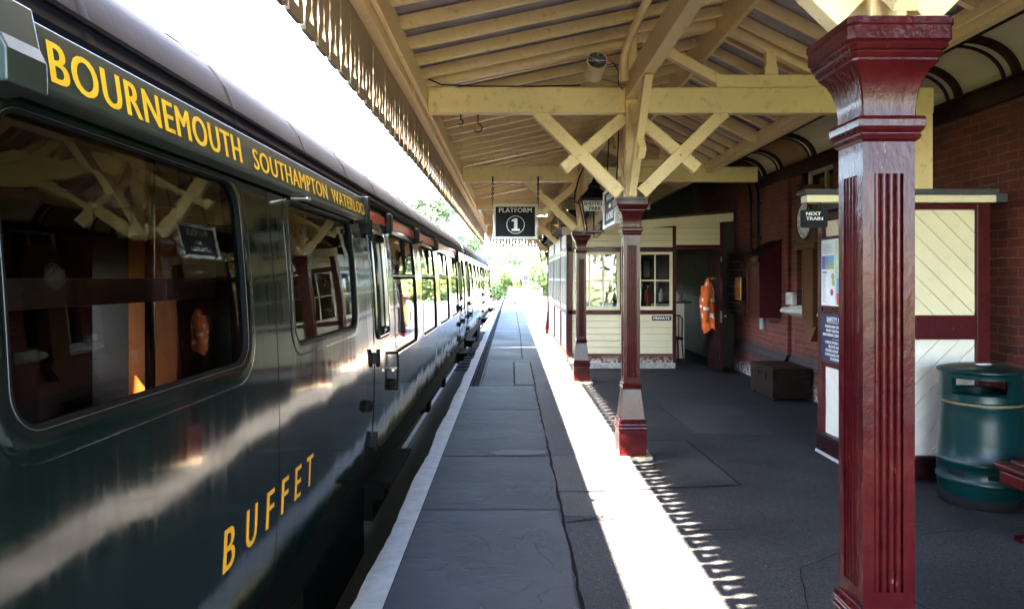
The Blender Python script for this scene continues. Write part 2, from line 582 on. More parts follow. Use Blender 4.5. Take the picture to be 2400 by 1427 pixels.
def struct(name, mb, mats, **kw):
    o = mb.build(name, mats, **kw)
    o['kind'] = 'structure'
    return o

def text(name, body, mat, parent, fn, width, height, depth=0.002, bold=0.0, fat=0.0, space=1.0, line=1.0, align='LEFT', fit=True, size=None):
    """fn(u, v, d): u from 0..width, v from 0..height, d 0..depth (towards the reader)"""
    cu = bpy.data.curves.new('t', 'FONT')
    cu.body = body
    cu.offset = bold
    cu.space_character = space
    cu.space_line = line
    cu.align_x = align
    cu.resolution_u = 4
    cu.extrude = 0.5
    o = bpy.data.objects.new('t', cu)
    COL.objects.link(o)
    bpy.context.view_layer.update()
    me = bpy.data.meshes.new_from_object(o)
    bpy.data.objects.remove(o); bpy.data.curves.remove(cu)
    vs = np.array([v.co[:] for v in me.vertices])
    fs = [tuple(p.vertices) for p in me.polygons]
    bpy.data.meshes.remove(me)
    mn = vs.min(0); mx = vs.max(0)
    sx = width / (mx[0] - mn[0])
    sy = height / (mx[1] - mn[1])
    mb = MB()
    for k in ((0,) if not fat else (-1, 0, 1)):
        mb.add([fn((p[0] - mn[0]) * sx + k * fat, (p[1] - mn[1]) * sy, depth * (0 if p[2] < 0 else 1) * (1 - .12 * abs(k) - .05 * (k > 0))) for p in vs], fs)
    return mb.build(name, mat, parent)

def rrect(u0, u1, v0, v1, r, n=6):
    pts = []
    for cx, cy, a0 in ((u1 - r, v0 + r, -90), (u1 - r, v1 - r, 0), (u0 + r, v1 - r, 90), (u0 + r, v0 + r, 180)):
        for i in range(n + 1):
            a = R(a0 + 90 * i / n)
            pts.append((cx + r * math.cos(a), cy + r * math.sin(a)))
    return pts

def clip_rect(poly, x0, x1, y0, y1):
    def cl(p, ax, lim, keep):
        out = []
        for i in range(len(p)):
            a, b = p[i], p[(i + 1) % len(p)]
            ia = (a[ax] - lim) * keep >= 0; ib = (b[ax] - lim) * keep >= 0
            if ia: out.append(a)
            if ia != ib:
                t = (lim - a[ax]) / (b[ax] - a[ax])
                out.append((a[0] + t * (b[0] - a[0]), a[1] + t * (b[1] - a[1])))
        return out
    for ax, lim, k in ((0, x0, 1), (0, x1, -1), (1, y0, 1), (1, y1, -1)):
        if not poly: return poly
        poly = cl(poly, ax, lim, k)
    return poly

# ================================================================== SETTING: ground, platform, track
EDGE = -0.78
PEND = 62.0
mb = MB()
mb.add([(-400, -120, -1.25), (400, -120, -1.25), (400, 900, -1.25), (-400, 900, -1.25)], [(0, 1, 2, 3)])
struct('ground', mb, 'grass')
mb = MB(); mb.prism([(-11, -1.24), (-10, -1.02), (-0.5, -1.02), (0.1, -1.24)], lambda u, v, d: (u, d, v), -20, 420)
struct('track_bed', mb, 'ballast')
mb = MB()
for x in (-2.43 - 0.7525, -2.43 + 0.7525):
    mb.prism([(x - .07, -.985), (x + .07, -.985), (x + .02, -.96), (x + .02, -.87), (x + .035, -.86), (x + .035, -.825), (x - .035, -.825), (x - .035, -.86), (x - .02, -.87), (x - .02, -.96)],
             lambda u, v, d: (u, d, v), -18, 400)
struct('rails', mb, 'rust_rail')
mb = MB()
for i in range(150):
    y = 20 + i * 0.75
    mb.box(-3.75, -1.1, y, y + .25, -1.1, -0.99)
struct('sleepers', mb, 'sleeper')
# platform body (asphalt top)
mb = MB()
mb.box(EDGE + .30, 26, -16, PEND, -1.24, -0.004)
struct('platform', mb, 'asphalt')
mb = MB()
mb.box(EDGE + .26, EDGE + .295, -16, PEND, -1.24, -0.02)
mb.box(EDGE + .05, EDGE + .26, -16, PEND, -1.24, -0.11)
struct('platform_wall', mb, 'underframe')
# white-painted coping stones, slightly uneven along the edge
mb = MB()
y = -14.0
while y < PEND:
    L = random.uniform(1.0, 1.9)
    n = max(3, int(L / 0.12))
    ys = [y + 0.004 + (L - 0.008) * i / n for i in range(n + 1)]
    top0 = random.uniform(-0.004, 0.006)
    inner = EDGE + 0.155
    vs = []; fs = []
    for yy in ys:
        jx = 0.010 * math.sin(yy * 3.1) + random.uniform(-.006, .006)
        e = EDGE + jx
        z = top0 + random.uniform(-.002, .002)
        vs += [(e + .012, yy, -.10), (e, yy, z - .03), (e + .012, yy, z - .006), (e + .035, yy, z), (inner, yy, 0.0015), (inner, yy, -.10)]
    for i in range(n):
        for k in range(5):
            a = i * 6 + k; b = a + 6
            fs.append((a, b, b + 1, a + 1))
    fs += [tuple(range(6)), tuple(range(n * 6, n * 6 + 6))]
    mb.add(vs, fs)
    y += L
struct('platform_edge', mb, 'edge', smooth=35)
# riven paving slabs behind the white line
mb = MB()
cuts = [-3.2, -1.2, 0.8, 2.9, 4.86, 6.32, 8.57, 10.43]
def slab(x0, x1, y0, y1, zt):
    n = max(4, int((y1 - y0) / .2)); m = 6
    vs = []; fs = []
    ph = random.uniform(0, 6)
    for j in range(n + 1):
        for i in range(m + 1):
            u = i / m; v = j / n
            jx = jy = 0
            if i == m: jx = 0.012 * math.sin(v * 9 + ph) + random.uniform(-.006, .004)
            if j == n: jy = random.uniform(-.006, .003)
            if j == 0: jy = random.uniform(-.003, .006)
            ed = 0.004 if (i in (0, m) or j in (0, n)) else 0
            vs.append((x0 + (x1 - x0) * u + jx, y0 + (y1 - y0) * v + jy, zt - ed + 0.0025 * math.sin(u * 5 + ph) * math.sin(v * 6)))
    for j in range(n):
        for i in range(m):
            a = j * (m + 1) + i
            fs.append((a, a + 1, a + m + 2, a + m + 1))
    # skirts
    b = len(vs)
    ring = [i for i in range(m + 1)] + [j * (m + 1) + m for j in range(1, n + 1)] + [n * (m + 1) + i for i in range(m - 1, -1, -1)] + [j * (m + 1) for j in range(n - 1, 0, -1)]
    for r in ring:
        p = vs[r]; vs.append((p[0], p[1], -0.06))
    for i in range(len(ring)):
        j = (i + 1) % len(ring)
        fs.append((ring[i], ring[j], b + j, b + i))
    mb.add(vs, fs)
for a, b in zip(cuts[:-1], cuts[1:]):
    slab(EDGE + .162, 0.335 + random.uniform(-.01, .01), a + .012, b - .012, 0.006 + random.uniform(-.002, .003))
struct('paving_slabs', mb, 'slab', smooth=40)
mb = MB()
mb.box(EDGE + .155, 0.352, -3.2, 10.45, -.05, -.012)
mb.box(EDGE + .155, EDGE + .165, -14, PEND, -.05, -.001)
def seam(pts, wd=0.012, z=0.0008):
    P = []
    for (x0, y0), (x1, y1) in zip(pts[:-1], pts[1:]):
        L = math.hypot(x1 - x0, y1 - y0); n = max(2, int(L / .12))
        for i in range(n):
            P.append((x0 + (x1 - x0) * i / n + random.uniform(-.007, .007), y0 + (y1 - y0) * i / n + random.uniform(-.007, .007)))
    P.append(pts[-1])
    vs = []; fs = []
    for i, p in enumerate(P):
        q = P[min(i + 1, len(P) - 1)]; o = P[max(i - 1, 0)]
        dx, dy = q[0] - o[0], q[1] - o[1]; l = math.hypot(dx, dy) or 1
        ww = wd * random.uniform(.5, 1.1) / 2
        vs += [(p[0] - dy / l * ww, p[1] + dx / l * ww, z), (p[0] + dy / l * ww, p[1] - dx / l * ww, z)]
        if i: fs.append((2 * i - 2, 2 * i - 1, 2 * i + 1, 2 * i))
    mb.add(vs, fs)
# strips of asphalt patching beside the slabs, and the square patch round the post
Z2 = 0.0045
seam([(0.345, -3), (0.35, 10.4)], .024)
seam([(0.36, 4.6), (0.88, 4.75)], .014, Z2)
seam([(0.36, 6.35), (0.62, 6.40), (0.98, 6.42)], .012)
seam([(0.36, 5.25), (0.60, 5.28), (0.62, 4.72), (0.36, 4.62)], .014)
seam([(1.2, 6.95), (1.73, 6.98), (1.78, 5.45), (0.55, 5.28)], .016)
seam([(0.36, 10.4), (0.36, 13.4), (0.05, 13.45), (0.05, 10.45)], .03)
seam([(EDGE + .17, 10.47), (0.62, 10.55)], .025)
seam([(0.05, 12.0), (0.62, 12.1)], .02)
seam([(EDGE + .17, 13.9), (0.7, 13.95)], .02)
seam([(EDGE + .24, 10.6), (EDGE + .24, 13.9)], .014)
seam([(EDGE + .33, 10.6), (EDGE + .33, 13.9)], .014)
seam([(0.22, 13.95), (0.26, 20), (0.24, 34)], .03)
seam([(EDGE + .17, 18.5), (0.24, 18.55)], .02)
seam([(EDGE + .17, 16.6), (-0.1, 16.62), (0.6, 16.6)], .02)
seam([(0.95, 4.45), (1.5, 4.5)], .008)
seam([(2.1, 3.2), (1.9, 3.7), (1.95, 4.0)], .01)
seam([(2.75, 7.2), (1.9, 7.25), (1.85, 8.9), (2.9, 9.0)], .010, .0012)
seam([(1.3, 3.0), (1.6, 3.9), (2.3, 4.35), (3.0, 4.5)], .006, .0012)
seam([(1.25, 9.4), (2.6, 9.5), (3.4, 10.9)], .008, .0012)
struct('tar_seams', mb, 'seam', normals=False)
mb = MB()
mb.box(0.36, 0.62, 4.75, 5.26, -.02, 0.0025)
mb.box(0.36, 0.98, 5.30, 6.34, -.02, 0.0018)
mb.box(0.07, 0.345, 10.6, 13.4, -.02, 0.0022)
mb.add([(1.22, 5.40, .0018), (1.77, 5.47, .0018), (1.72, 6.96, .0018), (1.22, 6.93, .0018)], [(0, 1, 2, 3)])
mb.box(1.88, 2.75, 7.24, 8.92, -.02, .0010)
struct('asphalt_patches', mb, 'asphalt_b')
# trodden gum and grit specks
mb = MB(); rg = random.Random(11)
for i in range(260):
    x_ = rg.uniform(-.55, 3.7); y_ = 2.8 + 8.5 * rg.random() ** 1.5; r_ = rg.uniform(.003, .011) * (1.3 if rg.random() > .85 else 1)
    z_ = .0125 if x_ < .34 else .0052
    mb.add([(x_ + r_ * math.cos(k * 1.05) * rg.uniform(.7, 1.1), y_ + r_ * math.sin(k * 1.05) * rg.uniform(.7, 1.1), z_) for k in range(6)], [tuple(range(6))])
tag(mb.build('gum_spots', 'asphalt_c', normals=False), 'small pale trodden gum spots and grit on the platform', 'gum', kind='stuff')
mb = MB()
vs = []
for i in range(26):
    a = 2 * math.pi * i / 26
    rr = 1 + random.uniform(-.12, .12)
    vs.append((0.075 + .255 * math.cos(a) * rr, 6.44 + .10 * math.sin(a) * rr, .0105))
mb.add(vs, [tuple(range(26))])
struct('mortar_patch', mb, 'asphalt_c')

# ================================================================== COACHES
ZB, ZC = 0.26, 2.17
_pz = np.array([0.20, 0.45, 0.75, 1.1, 1.4, 1.7, 2.0, 2.20])
_px = np.array([-1.045, -1.012, -1.000, -0.998, -1.010, -1.030, -1.062, -1.092])
_pf = np.polyfit(_pz, _px, 4)
def xs(z):
    return float(np.polyval(_pf, z))
CX = -2.43
def side_sheet(mb, y0, y1, z0, z1, holes, inset=0.0, far=False, stepy=0.3):
    ysb = {y0, y1}; zsb = {z0, z1}
    n = max(1, int((y1 - y0) / stepy))
    for i in range(n + 1): ysb.add(y0 + (y1 - y0) * i / n)
    for i in range(17):
        zsb.add(z0 + (z1 - z0) * i / 16)
    for h in holes:
        for a in h[:2]:
            if y0 < a < y1: ysb.add(a)
        for a in h[2:4]:
            if z0 < a < z1: zsb.add(a)
    ysl = sorted(ysb); zsl = sorted(zsb)
    def dd(l):
        o = [l[0]]
        for a in l[1:]:
            if a - o[-1] > 1e-5: o.append(a)
        return o
    ysl = dd(ysl); zsl = dd(zsl)
    vs = []; fs = []
    for yy in ysl:
        for zz in zsl:
            x = xs(zz) - inset
            vs.append((2 * CX - x if far else x, yy, zz))
    m = len(zsl)
    for i in range(len(ysl) - 1):
        for j in range(m - 1):
            yc = (ysl[i] + ysl[i + 1]) / 2; zc = (zsl[j] + zsl[j + 1]) / 2
            if any(h[0] < yc < h[1] and h[2] < zc < h[3] for h in holes): continue
            f = (i * m + j, (i + 1) * m + j, (i + 1) * m + j + 1, i * m + j + 1)
            fs.append(f if not far else f[::-1])
    mb.add(vs, fs)
    return mb

def ring_frame(mb, y0, y1, z0, z1, wd, ri, proud, back=0.03, n=7):
    ro = ri + wd
    inn = rrect(y0, y1, z0, z1, ri, n); out = rrect(y0 - wd, y1 + wd, z0 - wd, z1 + wd, ro, n)
    # subdivide long straight runs so the frame follows the curved side
    def sub(p):
        o = []
        for i in range(len(p)):
            a = p[i]; b = p[(i + 1) % len(p)]
            L = math.hypot(b[0] - a[0], b[1] - a[1]); k = 6 if L > 0.12 else 1
            for t in range(k): o.append((a[0] + (b[0] - a[0]) * t / k, a[1] + (b[1] - a[1]) * t / k))
        return o
    inn = sub(inn); out = sub(out)
    N = len(inn)
    if len(out) != N:
        return
    lp = lambda t: [(a[0] + (b[0] - a[0]) * t, a[1] + (b[1] - a[1]) * t) for a, b in zip(inn, out)]
    e = min(.3, .005 / wd)
    layers = [(out, 0.0005), (out, proud * .75), (lp(1 - e), proud), (lp(e), proud), (inn, proud * .6), (inn, -back)]
    vs = [(xs(p[1]) + d, p[0], p[1]) for l, d in layers for p in l]
    fs = []
    for k in range(len(layers) - 1):
        for i in range(N):
            j = (i + 1) % N
            fs.append((k * N + i, k * N + j, (k + 1) * N + j, (k + 1) * N + i))
    mb.add(vs, fs)

def pane(mb, y0, y1, z0, z1, d):
    nz = 8
    vs = []; fs = []
    for i in range(nz + 1):
        z = z0 + (z1 - z0) * i / nz
        vs += [(xs(z) - d, y0, z), (xs(z) - d, y1, z)]
        if i: fs.append((2 * i - 2, 2 * i - 1, 2 * i + 1, 2 * i))
    mb.add(vs, fs)

def roof_profile():
    pts = [(-1.092, 2.17), (-1.10, 2.26), (-1.14, 2.36), (-1.20, 2.44), (-1.29, 2.51), (-1.40, 2.575), (-1.60, 2.655), (-1.85, 2.72), (-2.15, 2.76), (-2.43, 2.772)]
    return pts + [(2 * CX - x, z) for x, z in pts[-2::-1]]

def make_coach(y0, y1, wins, doors, label, stripe=None, far_holes=(), ledge=None, toplights=True):
    c = thing('railway_coach', label, 'railway coach', (CX, y0, -0.83), 'coaches standing at the platform')
    # wins: (ya, yb, za, zb, style, frame, radius)
    holes = []
    for wv in wins:
        holes.append((wv[0] - .012, wv[1] + .012, wv[2] - .012, wv[3] + .012))
    body = MB()
    dh = [(a - .010, b + .010, ZB - 1, 2.125) for a, b, *_ in doors]
    side_sheet(body, y0, y1, ZB, ZC, holes + dh)
    side_sheet(body, y0, y1, ZB, ZC, list(far_holes), far=True)
    # coach ends
    for ye, sgn in ((y0, -1), (y1, 1)):
        prof = [(xs(z), z) for z in np.linspace(ZB, ZC, 10)] + roof_profile()[1:-1] + [(2 * CX - xs(z), z) for z in np.linspace(ZC, ZB, 10)]
        body.prism(prof, lambda u, v, d: (u, d, v), ye, ye + sgn * 0.03)
    b = body.build('body', 'green', c, smooth=40, normals=False)
    lin = MB()
    side_sheet(lin, y0 + .02, y1 - .02, 0.38, ZC, [(h[0], h[1], h[2], h[3]) for h in holes] + [(a, bb, 1.12, 1.99) for a, bb, *_ in doors], inset=0.07)
    side_sheet(lin, y0 + .02, y1 - .02, 0.38, ZC, list(far_holes), far=True, inset=0.07)
    lin.box(CX - 1.33, CX + 1.33, y0 + .02, y1 - .02, 0.34, 0.38)
    lin.box(CX - 1.32, CX + 1.32, y0 + .02, y1 - .02, 2.20, 2.22)
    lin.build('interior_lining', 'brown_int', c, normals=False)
    # roof
    rf = MB()
    prof = roof_profile()
    ny = int((y1 - y0) / .5)
    vs = []; fs = []
    for i in range(ny + 1):
        yy = y0 + (y1 - y0) * i / ny
        vs += [(x, yy, z) for x, z in prof]
        if i:
            m = len(prof)
            for k in range(m - 1):
                fs.append(((i - 1) * m + k, i * m + k, i * m + k + 1, (i - 1) * m + k + 1))
    rf.add(vs, fs)
    yy = y0 + .6
    while yy < y1:      # roof panel joints
        for k in range(len(prof) - 1):
            (xa, za), (xb, zb) = prof[k], prof[k + 1]
            nrm = Vector((-(zb - za), 0, (xb - xa)))
            nrm = nrm.normalized() if nrm.length else Vector((0, 0, 1))
            if nrm.dot(Vector((xa - CX, 0, za - 1.9))) < 0: nrm = -nrm
            o = nrm * .004
            rf.add([(xa, yy, za), (xb, yy, zb), (xb + o.x, yy + .012, zb + o.z), (xa + o.x, yy + .012, za + o.z), (xb, yy + .05, zb), (xa, yy + .05, za)],
                   [(0, 1, 2, 3), (3, 2, 4, 5)])
        yy += 0.98
    r_ = rf.build('roof', 'roof', c, smooth=30, normals=False)
    g = MB()
    g.prism([(-1.088, 2.150), (-1.062, 2.155), (-1.052, 2.185), (-1.070, 2.190), (-1.105, 2.205)], lambda u, v, d: (u, d, v), y0, y1)
    g.prism([(-1.105, 2.245), (-1.088, 2.250), (-1.086, 2.262), (-1.108, 2.270)], lambda u, v, d: (u, d, v), y0, y1)
    g.build('gutter', 'roof', c)
    for yv, lv in ((y0 + 5.4, .5), (y0 + 6.6, .3), (y0 + 8.75, .85), (y0 + 12.5, .5), (y0 + 16.4, .5)):
        v = MB(); v.beam((-1.50, yv, 2.620), (-1.50, yv + lv, 2.620), .16, .035, (0.35, 0, 1))
        v.build('roof_vent', 'roof', c)
    if stripe:
        s = MB()
        vs = []; fs = []
        zs = np.linspace(2.035, 2.115, 4)
        a, e = stripe
        segs = []
        for da, db, *_ in doors: segs.append((da, db))
        for i, z in enumerate(zs):
            vs += [(xs(z) + .0045, a, z), (xs(z) + .0045, e, z)]
            if i: fs.append((2 * i - 2, 2 * i - 1, 2 * i + 1, 2 * i))
        s.add(vs, fs)
        s.build('red_stripe', 'red_stripe', c)
    # windows
    for (ya, yb, za, zb, style, fw, rad) in wins:
        fm = MB()
        ring_frame(fm, ya, yb, za, zb, fw, rad, 0.0022, 0.012)
        fo = fm.build('window', 'green' if style == 'big' else 'green', c, smooth=50)
        rb = MB()
        ring_frame(rb, ya + .012, yb - .012, za + .012, zb - .012, .016, max(.01, rad - .012), 0.003, 0.020)
        rb.build('window_rim', 'rubber', fo, smooth=50)
        lb_ = MB()
        ring_frame(lb_, ya + .003, yb - .003, za + .003, zb - .003, .003, max(.01, rad - .003), 0.004, 0.003)
        lb_.build('window_beading', 'dull_bead', fo, smooth=50)
        pm = MB(); pane(pm, ya + .005, yb - .005, za + .005, zb - .005, .014)
        pm.build('pane', 'glass', fo, normals=False)
        if style == 'vent':
            zt = zb - (zb - za) * .345
            vm = MB()
            for i in range(2):
                x = xs(zt) - .014
                vm.beam((x, ya, zt - .01), (x, yb, zt - .01), .02, .055)
            vm.beam((xs(zt) + .004, ya + .02, zt - .005), (xs(zt) + .004, yb - .02, zt - .005), .012, .014)
            vm.build('vent_rail', 'alu', fo)
            tm = MB()
            tm.beam((xs(zb - .02) - .012, ya + .05, zb - .018), (xs(zb - .02) - .012, yb - .05, zb - .018), .014, .012)
            tm.beam((xs(1.8) - .012, (ya + yb) / 2 + .05, zt), (xs(1.9) - .012, (ya + yb) / 2 + .05, zb - .02), .014, .03)
            tm.beam((xs(1.8) - .012, (ya + yb) / 2 + .12, zt), (xs(1.9) - .012, (ya + yb) / 2 + .12, zb - .02), .014, .03)
            tm.build('sliding_light', 'rubber', fo)
            cm = MB()
            for (ca, cb_) in ((ya + .30, yb - .30),):
                n = 34; vs = []; fs = []
                for i in range(n + 1):
                    t = i / n
                    x = -1.085 - .02 + .022 * math.sin(t * 30)
                    yy = ca + (cb_ - ca) * t
                    vs += [(x - .05, yy, zt - .01), (x - .06, yy, zb + .02)]
                    if i: fs.append((2 * i - 2, 2 * i, 2 * i + 1, 2 * i - 1))
                cm.add(vs, fs)
            co_ = cm.build('curtain', 'curtain', fo, smooth=60)
            sol = co_.modifiers.new('thick', 'SOLIDIFY'); sol.thickness = .006
    # doors
    for dspec in doors:
        a, bq = dspec[:2]
        dw = (a + .13, bq - .13, 1.17, 1.93)
        dm = MB()
        side_sheet(dm, a, bq, ZB + .01, 2.115, [(dw[0] - .01, dw[1] + .01, dw[2] - .01, dw[3] + .01)], inset=-0.004)
        for (ya, yb) in ((a, a + .012), (bq - .012, bq)):
            for i in range(10):
                z0_ = ZB + .01 + (2.115 - ZB - .01) * i / 10; z1_ = ZB + .01 + (2.115 - ZB - .01) * (i + 1) / 10
                dm.add([(xs(z0_) + .004, ya, z0_), (xs(z1_) + .004, ya, z1_), (xs(z1_) - .05, ya, z1_), (xs(z0_) - .05, ya, z0_)], [(0, 1, 2, 3)])
        d = dm.build('door', 'green', c, smooth=40, normals=False)
        gm = MB()
        for yy in (a - .005, bq + .005):
            for i in range(10):
                z0_ = ZB + .0 + (2.12 - ZB) * i / 10; z1_ = ZB + (2.12 - ZB) * (i + 1) / 10
                gm.add([(xs(z0_) - .012, yy - .008, z0_), (xs(z0_) - .012, yy + .008, z0_), (xs(z1_) - .012, yy + .008, z1_), (xs(z1_) - .012, yy - .008, z1_)], [(0, 1, 2, 3)])
        gm.build('door_gap', 'rubber', c, normals=False)
        fm = MB(); ring_frame(fm, *dw, .03, .05, .02)
        f = fm.build('door_window', 'green', d, smooth=50)
        pm = MB(); pane(pm, dw[0] + .005, dw[1] - .005, dw[2] + .005, dw[3] - .005, .026)
        pm.build('door_pane', 'glass', d, normals=False)
        hm = MB()
        ho = bq + .02
        for zz in (.98, .68):
            hm.tube([(xs(zz), ho, zz), (xs(zz) + .055, ho, zz)], .012, 8)
        hm.tube([(xs(.98) + .05, ho, .99), (xs(.83) + .055, ho, .83), (xs(.68) + .05, ho, .67)], .011, 8)
        hm.build('grab_handle', 'black', c, smooth=40)
        hm = MB()
        hm.tube([(xs(.86), bq - .07, .86), (xs(.86) + .05, bq - .07, .86)], .016, 8)
        hm.tube([(xs(.86) + .045, bq - .16, .86), (xs(.86) + .045, bq + .0, .86)], .012, 8)
        hm.build('door_handle', 'steel', d, smooth=40)
        for zz in (1.96, 1.02, .42):
            hm = MB()
            hm.box(xs(zz) - .01, xs(zz) + .035, a - .05, a + .012, zz - .04, zz + .04)
            hm.tube([(xs(zz) + .03, a - .01, zz - .065), (xs(zz) + .03, a - .01, zz + .065)], .018, 8)
            hm.build('hinge', 'black', d, smooth=40, bevel=.006)
        hm = MB()
        hm.lathe((xs(.74), bq - .05, .74), [(.0, .0), (.035, .0), (.04, .02), (.03, .045), (0.0, .05)], 14, 'x', cap=False)
        hm.build('door_stop', 'rubber', c, smooth=50)
        hm = MB()
        hm.lathe((xs(.76), a - .28, .72), [(.0, .0), (.04, .0), (.045, .02), (.03, .04), (0.0, .045)], 14, 'x', cap=False)
        hm.build('door_stop', 'rubber', c, smooth=50)
        sm = MB()
        sm.box(-1.06, -0.85, a - .16, bq + .16, .115, .155)
        sm.box(-1.06, -0.92, a - .05, a - .0, .0, .115)
        sm.box(-1.06, -0.92, bq, bq + .05, .0, .115)
        sm.build('footstep', 'underframe', c, bevel=.006)
    # underframe and bogies
    um = MB()
    um.box(-1.12, -1.06, y0 + .1, y1 - .1, 0.02, 0.28)
    um.box(2 * CX + 1.06, 2 * CX + 1.12, y0 + .1, y1 - .1, 0.02, 0.28)
    um.box(CX - 1.28, CX + 1.28, y0 + .05, y1 - .05, 0.22, 0.30)
    um.box(-1.75, -1.15, y0 + 7.6, y0 + 9.2, -.55, .05)
    um.box(-1.6, -1.2, y0 + 9.8, y0 + 10.6, -.5, .05)
    um.build('underframe', 'underframe', c)
    for yb in (y0 + 3.1, y1 - 3.1):
        bm_ = MB()
        for sx in (-1, 1):
            x = CX + sx * 1.0
            bm_.box(x - .07, x + .07, yb - 1.9, yb + 1.9, -.50, -.25)
            for dy in (-1.3, 1.3):
                bm_.box(x - .11, x + .11, yb + dy - .16, yb + dy + .16, -.56, -.20)
        bm_.box(CX - 1, CX + 1, yb - .3, yb + .3, -.4, 0.1)
        bo = bm_.build('bogie', 'underframe', c, bevel=.01)
        for dy in (-1.3, 1.3):
            wm = MB()
            for sx in (-1, 1):
                wm.lathe((CX + sx * .75, yb + dy, -.37), [(0.05, -.06), (.40, -.06), (.455, -.05), (.455, .05), (.40, .065), (0.05, .04)], 28, 'x')
            wm.tube([(CX - .7, yb + dy, -.37), (CX + .7, yb + dy, -.37)], .07, 10)
            wm.build('wheel', 'rust_rail', bo, smooth=40)
    return c

Y1A, Y1B = -3.7, 15.9
wins1 = [(1.41, 2.70, 1.275, 1.965, 'big', .07, .10), (3.28, 4.60, 1.285, 1.965, 'big', .055, .10)]
for k in range(4):
    a = 6.08 + 1.97 * k
    wins1.append((a, a + 1.42, 0.945, 1.985, 'vent', .035, .07))
wins1.append((14.62, 15.35, 0.945, 1.985, 'vent', .035, .07))
wins1.append((-0.7, 0.6, 1.275, 1.965, 'big', .07, .10))
doors1 = [(5.13, 5.84), (13.72, 14.40)]
farh = [(5.74, 5.885, .85, 1.64)] + [(6.75 + 1.97 * k, 8.1 + 1.97 * k, 1.0, 1.95) for k in range(4)]  # first opening is a slit added to let sun onto the orange partition
coach = make_coach(Y1A, Y1B, wins1, doors1, 'dark green buffet coach nearest the camera, with yellow BUFFET lettering and a destination board', (4.78, 15.85), farh)
# interior of the buffet end
m = MB()
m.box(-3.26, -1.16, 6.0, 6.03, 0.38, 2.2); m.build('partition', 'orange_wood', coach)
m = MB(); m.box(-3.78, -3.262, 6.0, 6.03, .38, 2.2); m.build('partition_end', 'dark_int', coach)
m = MB(); m.box(-3.15, -2.85, 4.25, 4.8, .38, 2.15); m.build('dark_screen', 'dark_int', coach, bevel=.01)  # dark screen added to hide the bright far-side slit from view
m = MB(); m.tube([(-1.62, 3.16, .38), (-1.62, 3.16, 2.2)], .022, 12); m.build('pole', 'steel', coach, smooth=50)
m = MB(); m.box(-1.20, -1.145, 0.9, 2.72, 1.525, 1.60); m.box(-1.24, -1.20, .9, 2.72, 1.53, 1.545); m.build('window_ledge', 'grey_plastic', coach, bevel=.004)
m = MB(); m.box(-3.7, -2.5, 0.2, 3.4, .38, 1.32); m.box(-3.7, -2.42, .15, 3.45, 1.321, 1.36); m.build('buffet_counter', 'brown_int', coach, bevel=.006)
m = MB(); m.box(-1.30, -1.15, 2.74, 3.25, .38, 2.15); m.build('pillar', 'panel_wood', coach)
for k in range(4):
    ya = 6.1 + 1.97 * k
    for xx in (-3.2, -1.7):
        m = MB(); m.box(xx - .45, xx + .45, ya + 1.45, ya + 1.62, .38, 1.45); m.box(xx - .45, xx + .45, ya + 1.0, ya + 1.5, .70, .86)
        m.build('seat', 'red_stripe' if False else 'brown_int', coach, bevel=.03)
# destination board with its lettering
db = MB()
db.prism([(-1.045, 1.985), (-0.985, 1.99), (-0.975, 2.0), (-0.995, 2.135), (-1.005, 2.14), (-1.06, 2.14)], lambda u, v, d: (u, d, v), 1.36, 4.74)
dbo = db.build('destination_board', 'board_green', coach, bevel=.003)
def dbmap(y0):
    def fn(u, v, d):
        z = 2.017 + v
        return (-0.975 - (z - 2.0) / .135 * .020 + .0006 + d, y0 + u, z)
    return fn
text('lettering', 'BOURNEMOUTH', 'gold', dbo, dbmap(1.50), 1.06, .092, .0008, 0, .0032, 1.12)
text('lettering', 'SOUTHAMPTON', 'gold', dbo, dbmap(2.685), 1.075, .080, .0008, 0, .0022, 1.10)
text('lettering', 'WATERLOO', 'gold', dbo, dbmap(3.86), .84, .078, .0008, 0, .0020, 1.10)
m = MB()
m.prism([(-1.05, 1.97), (-0.955, 1.975), (-0.957, 2.04), (-0.972, 2.07), (-0.990, 2.155), (-1.06, 2.165)], lambda u, v, d: (u, d, v), 1.335, 1.455)
m.build('board_bracket', 'board_green', coach, bevel=.005)
m = MB(); m.box(-1.05, -.96, 4.735, 4.79, 1.97, 2.15); m.build('board_bracket', 'black', coach, bevel=.005)
m = MB(); m.box(-1.05, -.965, 3.34, 3.40, 1.972, 1.987); m.build('board_clip', 'alu', coach, bevel=.005)
# panel joints in the bodyside
for y_ in (3.03, 4.90, 7.73, 9.70, 11.67):
    m = MB()
    for i in range(14):
        z0_ = .27 + (2.0 - .27) * i / 14; z1_ = .27 + (2.0 - .27) * (i + 1) / 14
        m.add([(xs(z0_) + .0012, y_, z0_), (xs(z0_) + .0012, y_ + .004, z0_), (xs(z1_) + .0012, y_ + .004, z1_), (xs(z1_) + .0012, y_, z1_)], [(0, 1, 2, 3)])
    m.build('panel_joint', 'rubber', coach, normals=False)
# BUFFET on the lower side
yy = 2.455
for ch, wd_, gp in (('B', .095, .115), ('U', .105, .115), ('F', .082, .108), ('F', .082, .108), ('E', .085, .10), ('T', .10, 0)):
    y_ = yy
    text('side_lettering', ch, 'orange_letter', coach, lambda u, v, d: (xs(.568 + v) + .0012 + d, y_ + u, .568 + v), wd_, .152, .0008, 0, .003)
    yy += wd_ + gp
